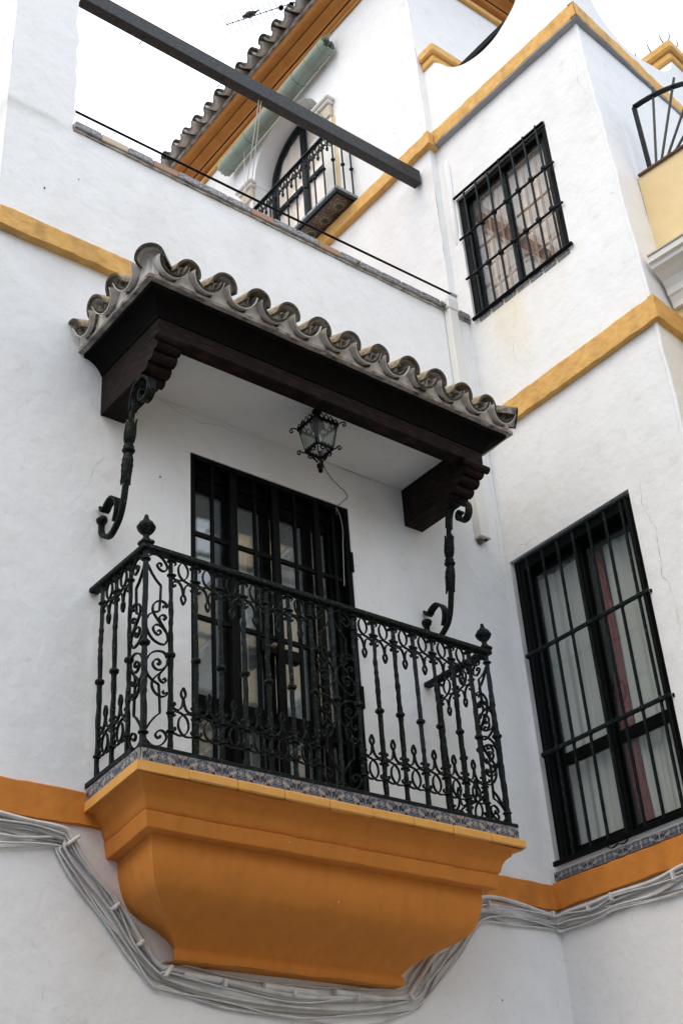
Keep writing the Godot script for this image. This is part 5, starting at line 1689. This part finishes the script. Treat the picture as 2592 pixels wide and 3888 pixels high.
func build_cables() -> void:
	var h := thing("cable_bundle", "bundle of white-painted cables clipped along the wall round the foot of the balcony", "cables", Vector3(-2.0, 3.1, 0.02))
	var defs := [
		# offset below the band, drop round the balcony foot, thickness, forward
		[3.712, 3.130, 0.0125, 0.012, 0.0, "cable_white"],
		[3.684, 3.106, 0.0085, 0.010, 0.014, "cable_grey"],
		[3.668, 3.158, 0.0065, 0.008, -0.022, "cable_white"],
		[3.655, 3.078, 0.0075, 0.010, 0.032, "cable_white"],
		[3.640, 3.052, 0.0055, 0.008, 0.048, "cable_dun"],
		[3.624, 3.026, 0.0060, 0.008, 0.066, "cable_white"],
		[3.698, 3.094, 0.0050, 0.026, 0.022, "cable_white"],
		[3.632, 3.040, 0.0045, 0.020, 0.058, "cable_white"],
	]
	var i := 0
	for d in defs:
		var y: float = d[0]
		var f: float = d[1]
		var r: float = d[2]
		var z: float = d[3] + r
		var o: float = d[4]
		var sag := 0.018 if i > 2 else 0.004
		var p := [Vector3(-3.83, y - 0.004, z), Vector3(-3.6, y - sag, z), Vector3(-3.40, y - sag * 0.7, z), Vector3(-3.235 - o * 0.4, y - 0.01, z), Vector3(-3.19 - o, y - 0.035, z), Vector3(-3.10 - o, y - 0.135, z), Vector3(-2.95 - o, y - 0.295, z), Vector3(-2.83 - o * 0.9, lerpf(y, f, 0.74), z), Vector3(-2.72 - o * 0.7, lerpf(y, f, 0.95), z), Vector3(-2.66 - o * 0.3, f + 0.012, z), Vector3(-2.36, f - 0.012 - sag * 0.5, z), Vector3(-1.98, f - 0.022 - sag * 1.5, z), Vector3(-1.59, f - 0.014 - sag, z), Vector3(-1.28 + o * 0.3, f + 0.018, z), Vector3(-1.19 + o * 0.7, f + 0.075, z), Vector3(-1.05 + o, lerpf(f, y, 0.40), z), Vector3(-0.90 + o, lerpf(f, y, 0.60), z), Vector3(-0.74 + o * 0.6, y - 0.08, z), Vector3(-0.62, y - 0.014, z), Vector3(-0.40, y - 0.006 - sag * 0.5, z), Vector3(-0.10, y - 0.014, z), Vector3(-0.026 - r, y - 0.016, 0.02 + r), Vector3(-z, y - 0.012, 0.10), Vector3(-z, y - sag * 1.2, 0.30), Vector3(-z, y - 0.004, 0.47), Vector3(-z, y - 0.008 - sag, 0.75), Vector3(-z, y + (0.01 if i < 4 else -0.03), 1.05), Vector3(-z, y + 0.0, 1.7)]
		for k in p.size(): p[k] += Vector3(fine.get_noise_2d(k * 31.0, i * 57.0), fine.get_noise_2d(k * 31.0, i * 57.0 + 400.0), 0) * (0.036 if k < 20 else 0.0) + Vector3(0, fine.get_noise_2d(k * 31.0, i * 57.0 + 900.0) * 0.034, 0)
		var b := Mb.new()
		b.tube(smooth_curve(p, 5), [r], 8)
		put("cable", b, d[5], h)
		i += 1
	# clips and sleeves
	for q in [[-3.19, 3.655, 0.035, 0.9], [-2.96, 3.385, 0.02, 0.8], [-2.83, 3.235, 0.018, 0.8], [-2.685, 3.125, 0.03, 0.6], [-2.38, 3.10, 0.018, 0.0], [-1.98, 3.09, 0.016, 0.0], [-1.59, 3.098, 0.018, 0.0], [-1.24, 3.135, 0.022, -0.7], [-0.60, 3.69, 0.016, 0.0], [-0.09, 3.69, 0.018, 0.0]]:
		var b := Mb.new()
		b.box(Vector3(q[0], q[1], 0.03), Vector3(0.016, q[2] * 2.2, 0.05), 0.005, Basis(Vector3.BACK, -q[3]))
		put("clip", b, "cable_white", h)
	for q in [[0.45, 3.69], [0.27, 3.68], [0.9, 3.68]]:
		var b := Mb.new()
		b.box(Vector3(-0.03, q[1], q[0]), Vector3(0.05, 0.05, 0.014), 0.005)
		put("clip", b, "cable_white", h)
	for q in [[-2.60, -2.40, 3.116], [-2.15, -1.85, 3.104], [-1.72, -1.45, 3.112]]:
		var b := Mb.new()
		b.tube([Vector3(q[0], q[2] + 0.006, 0.028), Vector3(q[1], q[2] - 0.004, 0.028)], [0.0165], 10)
		put("sleeve", b, "cable_white", h)

func solo(called: String, b: Mb, m: String, label: String, category: String, group := "") -> MeshInstance3D:
	var o := MeshInstance3D.new()
	o.name = called
	o.mesh = b.mesh(M[m])
	add_child(o, true)
	o.set_meta("label", label)
	o.set_meta("category", category)
	if group: o.set_meta("group", group)
	return o

func build_terrace_things() -> void:
	# white cable duct in the corner
	var h := thing("cable_duct", "white square cable duct running down the white wall in the corner", "duct", Vector3(-0.225, 6.2, 0.03))
	bx("duct", Vector3(-0.27, 6.215, 0.002), Vector3(-0.18, 8.22, 0.062), "white_plastic", h, 0.004)
	bx("duct_cap", Vector3(-0.282, 8.221, -0.02), Vector3(-0.172, 8.315, 0.07), "white_plastic", h, 0.006)
	bx("end_plate", Vector3(-0.276, 6.205, 0.003), Vector3(-0.174, 6.2145, 0.067), "white_plastic", h, 0.003)
	bx("socket_hole", Vector3(-0.215, 6.198, 0.025), Vector3(-0.19, 6.2045, 0.05), "hole", h, 0.001)
	var b := Mb.new()
	b.lathe([[0.0, 0.0], [0.022, 0.0], [0.026, -0.012], [0.014, -0.03], [0.0, -0.036]], Vector3(-0.235, 6.203, 0.014), 9)
	put("foam_lump", b, "cable_brown", h)
	# weeds beside the duct top
	b = Mb.new()
	for k in 16:
		var a := rng.randf() * TAU
		var p := Vector3(-0.292 + rng.randf_range(-0.01, 0.01), 8.21 + rng.randf() * 0.04, 0.03)
		var tip := p + Vector3(cos(a) * 0.035, rng.randf_range(-0.03, 0.09), sin(a) * 0.02 + 0.01)
		b.tri(p + Vector3(-0.004, 0, 0), p + Vector3(0.004, 0, 0), tip)
		b.tri(p + Vector3(0, 0, -0.004), p + Vector3(0, 0, 0.004), tip)
	solo("weed", b, "leaf", "small green weed rooted in the parapet tiles beside the white duct", "plant")
	b = Mb.new()
	for k in 12:
		var a := rng.randf() * TAU
		var p := Vector3(-1.115 + rng.randf_range(-0.008, 0.008), 8.245, 0.026)
		b.tri(p + Vector3(-0.004, 0, 0), p + Vector3(0.004, 0, 0), p + Vector3(cos(a) * 0.025, rng.randf_range(-0.02, 0.05), 0.012 + sin(a) * 0.01))
	solo("weed", b, "leaf", "tiny green weed in a parapet tile joint, under the tiled balcony", "plant")
	# rail along the parapet
	h = thing("parapet_rail", "thin black rail above the tiled parapet, from the pier to the corner", "railing", Vector3(-1.7, 8.25, -0.1))
	b = Mb.new()
	b.tube([Vector3(-3.40, 8.535, -0.1), Vector3(-3.33, 8.530, -0.1), Vector3(-1.7, 8.542, -0.1), Vector3(-0.06, 8.575, -0.1)], [0.009], 8)
	put("rail", b, "iron_dark", h)
	b = Mb.new()
	b.tube([Vector3(-0.06, 8.575, -0.1), Vector3(0.02, 8.578, -0.1)], [0.015], 8)
	put("end_sleeve", b, "grey_strip", h)
	# timber / steel beam over the terrace
	h = thing("pergola_beam", "dark grey steel beam spanning the terrace from the pier to the tower wall", "beam", Vector3(-1.75, 9.9, -0.25))
	b = Mb.new()
	var rows := []
	b.box(Vector3(-1.745, 9.94, -0.262), Vector3(3.31, 0.15, 0.085), 0.006, Basis(Vector3.BACK, 0.006))
	put("beam", b, "iron_grey", h)
	for x in [-2.75, -2.05, -1.45, -0.95, -0.45]:
		b = Mb.new()
		b.lathe([[0.0, 0.012], [0.006, 0.01], [0.008, 0.0], [0.008, -0.01]], Vector3(x, 10.018 + (x + 1.745) * 0.006, -0.25), 8)
		put("bolt", b, "iron_dark", h)
	for q in [[-2.74, 0], [-2.06, 1]]:
		b = Mb.new()
		var x: float = q[0]
		b.tube([Vector3(x, 9.865, -0.26), Vector3(x - 0.012, 9.83, -0.26), Vector3(x - 0.02, 9.81, -0.26), Vector3(x - 0.016, 9.80, -0.26)], [0.004, 0.006, 0.006, 0.002], 6)
		b.tube([Vector3(x - 0.02, 9.805, -0.26), Vector3(x - 0.04, 9.765, -0.26), Vector3(x - 0.05, 9.74, -0.26)], [0.002, 0.005, 0.002], 6)
		put("hook", b, "iron_grey", h)
	# cords tied from the beam
	b = Mb.new()
	b.tube([Vector3(-1.722, 9.87, -0.262), Vector3(-1.50, 9.0, -0.9), Vector3(-1.35, 8.4, -1.3)], [0.004], 5)
	solo("cord", b, "cord_white", "white cord slanting down from the steel beam, nearer the pier side", "cord")
	b = Mb.new()
	b.tube([Vector3(-1.70, 9.87, -0.262), Vector3(-1.42, 9.0, -0.95), Vector3(-1.20, 8.4, -1.4)], [0.004], 5)
	solo("cord", b, "cord_white", "second white cord tied to the steel beam beside the first, nearer the tower", "cord")

func build_far_things() -> void:
	# rolled bamboo blind under the eave
	var h := thing("rolled_blind", "pale green bamboo blind rolled up under the ochre eave", "blind", Vector3(-0.2, 12.4, -2.0))
	var a := Vector3(-0.185, 12.545, -1.135)
	var e := Vector3(-0.185, 12.40, -2.99)
	var ax := (e - a).normalized()
	var side := ax.cross(Vector3.UP).normalized()
	var up := side.cross(ax)
	var slats := 22
	for k in slats:
		var t := TAU * k / slats
		var p := side * cos(t) * 0.083 + up * sin(t) * 0.083
		var b := Mb.new()
		b.strip([a + p + ax * rng.randf_range(-0.01, 0.01), a.lerp(e, 0.5) + p, e + p + ax * rng.randf_range(-0.01, 0.01)], (side * cos(t) + up * sin(t)).normalized(), 0.008, 0.0205)
		put("slat", b, "bamboo", h)
	for k in 12:
		var t := 1.2 + TAU * k / 12.0
		var r := 0.068 - 0.018 * k / 12.0
		var p := side * cos(t) * r + up * sin(t) * r
		var b := Mb.new()
		b.strip([a + p, e + p], (side * cos(t) + up * sin(t)).normalized(), 0.006, 0.026)
		put("slat", b, "bamboo_dark" if k > 3 else "bamboo", h)
	var lip := Mb.new()
	lip.strip([a + side * -0.01 + up * 0.09, a + up * 0.18 + side * 0.06], ax, 0.05, 0.006)
	put("loose_slat", lip, "bamboo", h)
	for k in 9:
		var c := a.lerp(e, 0.04 + k * 0.115)
		var path := []
		for j in 21: path.append(c + (side * cos(TAU * j / 20.0) + up * sin(TAU * j / 20.0)) * 0.089)
		var b := Mb.new()
		b.tube(path, [0.0045], 5)
		put("tie", b, "cord_green" if k in [2, 6] else "twine", h)
	# ochre pipe on the tower wall under the cornice
	var pb := Mb.new()
	pb.tube([Vector3(-0.095, 12.86, -0.1), Vector3(-0.095, 12.86, -1.2), Vector3(-0.095, 12.74, -3.6), Vector3(-0.095, 12.72, -4.6)], [0.024], 8)
	solo("wall_pipe", pb, "ochre_pale", "ochre-painted pipe along the tower wall, behind the rolled blind", "pipe")
	# cords of the blind
	pb = Mb.new()
	pb.tube([a.lerp(e, 0.30) + up * -0.09, Vector3(-0.12, 11.6, -1.30), Vector3(-0.29, 11.16, -1.14)], [0.0035], 5)
	solo("blind_cord", pb, "cord_green", "thin green cord from the rolled blind to the corner of the upper balcony", "cord")
	pb = Mb.new()
	pb.tube([a.lerp(e, 0.80) + up * -0.09, Vector3(-0.16, 11.6, -2.66), Vector3(-0.16, 11.0, -2.66)], [0.0035], 5)
	solo("blind_cord", pb, "cord_white", "thin pale cord hanging from the far part of the rolled blind", "cord")

	# little tiled balcony of the arched window
	h = thing("upper_balcony", "narrow balcony slab with star tiles underneath, below the arched window", "balcony", Vector3(-0.2, 10.3, -2.0))
	bx("slab", Vector3(-0.295, 10.362, -3.0), Vector3(-0.071, 10.40, -1.075), "stone_panel", h)
	bx("iron_edge", Vector3(-0.325, 10.352, -3.02), Vector3(-0.2955, 10.405, -1.045), "iron", h)
	bx("iron_edge", Vector3(-0.295, 10.352, -1.0745), Vector3(-0.071, 10.405, -1.045), "iron", h)
	for k in 9:
		var b := Mb.new()
		var z := -1.08 - 0.215 * k
		b.quad(Vector3(-0.292, 10.358, z), Vector3(-0.074, 10.358, z), Vector3(-0.074, 10.358, z - 0.212), Vector3(-0.292, 10.358, z - 0.212))
		put("star_tile", b, "star_tile", h, true)
	for k in 13:
		var b := Mb.new()
		b.box(Vector3(-0.31, 10.425, -1.06 - 0.15 * k - 0.07), Vector3(0.012, 0.04, 0.146), 0.002)
		put("edge_tile", b, "azulejo_worn", h, true)
	for k in 2:
		var b := Mb.new()
		b.box(Vector3(-0.245 + k * 0.125, 10.425, -1.056), Vector3(0.12, 0.04, 0.012), 0.002)
		put("edge_tile", b, "azulejo_worn", h, true)
	h = thing("upper_railing", "thin iron railing with a leafy frieze round the small balcony of the arched window", "railing", Vector3(-0.3, 10.4, -2.0))
	bx("handrail", Vector3(-0.33, 11.165, -3.02), Vector3(-0.29, 11.185, -1.05), "iron", h)
	bx("handrail", Vector3(-0.29, 11.165, -1.085), Vector3(-0.07, 11.185, -1.05), "iron", h)
	for k in 15:
		var z := -1.07 - 0.139 * k
		var b := Mb.new()
		b.tube([Vector3(-0.31, 10.40, z), Vector3(-0.31, 11.166, z)], [0.0085], 6)
		var bar := put("bar", b, "iron_blue", h)
		put("collar", collar(Vector3(-0.31, 10.78, z), 0.022, 0.022), "iron_blue", bar)
		if k < 14: put("frieze", ornament(Vector3(-0.31, 11.115, z - 0.07), Vector3.FORWARD, 0.85), "iron", h)
	for x in [-0.20, -0.10]:
		var b := Mb.new()
		b.tube([Vector3(x, 10.40, -1.067), Vector3(x, 11.166, -1.067)], [0.0085], 6)
		var bar := put("bar", b, "iron_blue", h)
		put("collar", collar(Vector3(x, 10.78, -1.067), 0.022, 0.022), "iron_blue", bar)
	# coil of green wire on its corner
	var coil := Mb.new()
	var path := []
	for j in 90: path.append(Vector3(-0.30 + cos(j * 0.55) * (0.045 + 0.012 * sin(j * 1.7)), 11.10 + sin(j * 0.55) * 0.075 + sin(j * 0.9) * 0.02, -1.10 + sin(j * 0.37) * 0.04))
	coil.tube(path, [0.004], 5)
	solo("wire_coil", coil, "cord_green", "tangled coil of green wire hung on the corner of the upper railing", "wire")
	# terrace rail behind the scalloped parapet
	var rb := Mb.new()
	rb.strip([Vector3(0.14, 11.06, 0.0), Vector3(0.14, 11.04, 1.4)], Vector3.RIGHT, 0.03, 0.06)
	solo("roof_rail", rb, "iron_dark", "black rail behind the dip of the scalloped parapet", "railing")

	# aerial on the tower roof, and the bird on it
	var p0 := Vector3(0.403, 16.0, -3.713)
	var p1 := Vector3(0.88, 16.0, -3.004)
	var d := (p1 - p0).normalized()
	var s := d.cross(Vector3.UP).normalized()
	h = thing("aerial", "rooftop television aerial with many short rods above the tiled eave", "aerial", Vector3(1.25, 13.6, -2.45))
	var b := Mb.new()
	b.tube([p0, p0 + d * 1.55], [0.008], 6)
	put("boom", b, "aluminium", h)
	b = Mb.new()
	b.tube([p0 + d * 1.45 + Vector3(0, 0.1, 0), Vector3(p0.x + d.x * 1.45, 13.5, p0.z + d.z * 1.45)], [0.025], 8)
	put("mast", b, "aluminium", h)
	for k in 16:
		var c := p0 + d * (0.012 + 0.0755 * k)
		var l := 0.175 - 0.0045 * k
		b = Mb.new()
		b.tube([c - s * l, c + s * l], [0.0052], 5)
		put("rod", b, "aluminium", h)
		b = Mb.new()
		b.box(c, Vector3(0.013, 0.014, 0.013), 0.002)
		put("rod_clamp", b, "iron_dark", h)
	for k in [0.74, 0.88]:
		b = Mb.new()
		b.lathe([[0.0, -0.022], [0.03, -0.02], [0.034, 0.0], [0.03, 0.02], [0.0, 0.022]], p0 + d * k + Vector3(0, -0.02, 0), 9)
		put("junction_box", b, "iron_dark", h)
	h = thing("bird", "dark bird perched on the boom of the aerial", "bird", p0 + d * 0.30)
	var o := p0 + d * 0.30 + Vector3(0, 0.045, 0)
	b = Mb.new()
	b.tube(smooth_curve([o - d * 0.085 + Vector3(0, -0.008, 0), o - d * 0.062 + Vector3(0, 0.002, 0), o - d * 0.05 + Vector3(0, 0.008, 0), o - d * 0.02 + Vector3(0, 0.0, 0), o + d * 0.03, o + d * 0.07 + Vector3(0, 0.008, 0), o + d * 0.10 + Vector3(0, 0.016, 0), o + d * 0.145 + Vector3(0, 0.030, 0)], 3), [0.002, 0.006, 0.016, 0.019, 0.021, 0.022, 0.021, 0.026, 0.031, 0.034, 0.036, 0.037, 0.036, 0.033, 0.028, 0.022, 0.017, 0.014, 0.013, 0.012, 0.011, 0.008], 12)
	put("body", b, "feather", h)
	for sg in [-1.0, 1.0]:
		b = Mb.new()
		b.tube([o + s * sg * 0.014 + Vector3(0, -0.025, 0), o + s * sg * 0.012 + Vector3(0, -0.046, 0)], [0.004], 5)
		put("leg", b, "hole", h)
		b = Mb.new()
		b.strip([o - d * 0.02 + s * sg * 0.033, o + d * 0.03 + s * sg * 0.036 + Vector3(0, 0.004, 0), o + d * 0.11 + s * sg * 0.012 + Vector3(0, 0.016, 0)], s, 0.008, 0.045, [], [0.7, 1.0, 0.3])
		put("wing", b, "feather", h)

	# bird spikes on the far pedestal
	h = thing("bird_spikes", "row of curved steel spikes on the ochre pedestal cap", "spikes", Vector3(1.7, 11.26, 1.2))
	var yaw := Basis(B_DIR, Vector3.UP, B_OUT)
	var pc := Vector3(0, 0, 1.536) + B_DIR * 1.95 - B_OUT * 0.33
	for q in 6:
		for w in 2:
			var t := -0.33 + q * 0.13
			var at := pc + Vector3(0, 11.256, 0) + (B_DIR * -0.33 + B_OUT * t if w == 0 else B_DIR * t + B_OUT * 0.33)
			b = Mb.new()
			var lean := (B_DIR * -1.0 if w == 0 else B_OUT) * 0.05
			b.tube(smooth_curve([at, at + Vector3(0, 0.05, 0) + lean, at + Vector3(0, 0.11, 0) + lean * 1.1, at + Vector3(0, 0.17, 0) + lean * 0.4], 3), [0.007, 0.007, 0.006, 0.006, 0.005, 0.005, 0.004, 0.003, 0.002, 0.001], 5)
			put("spike", b, "spike_steel", h)
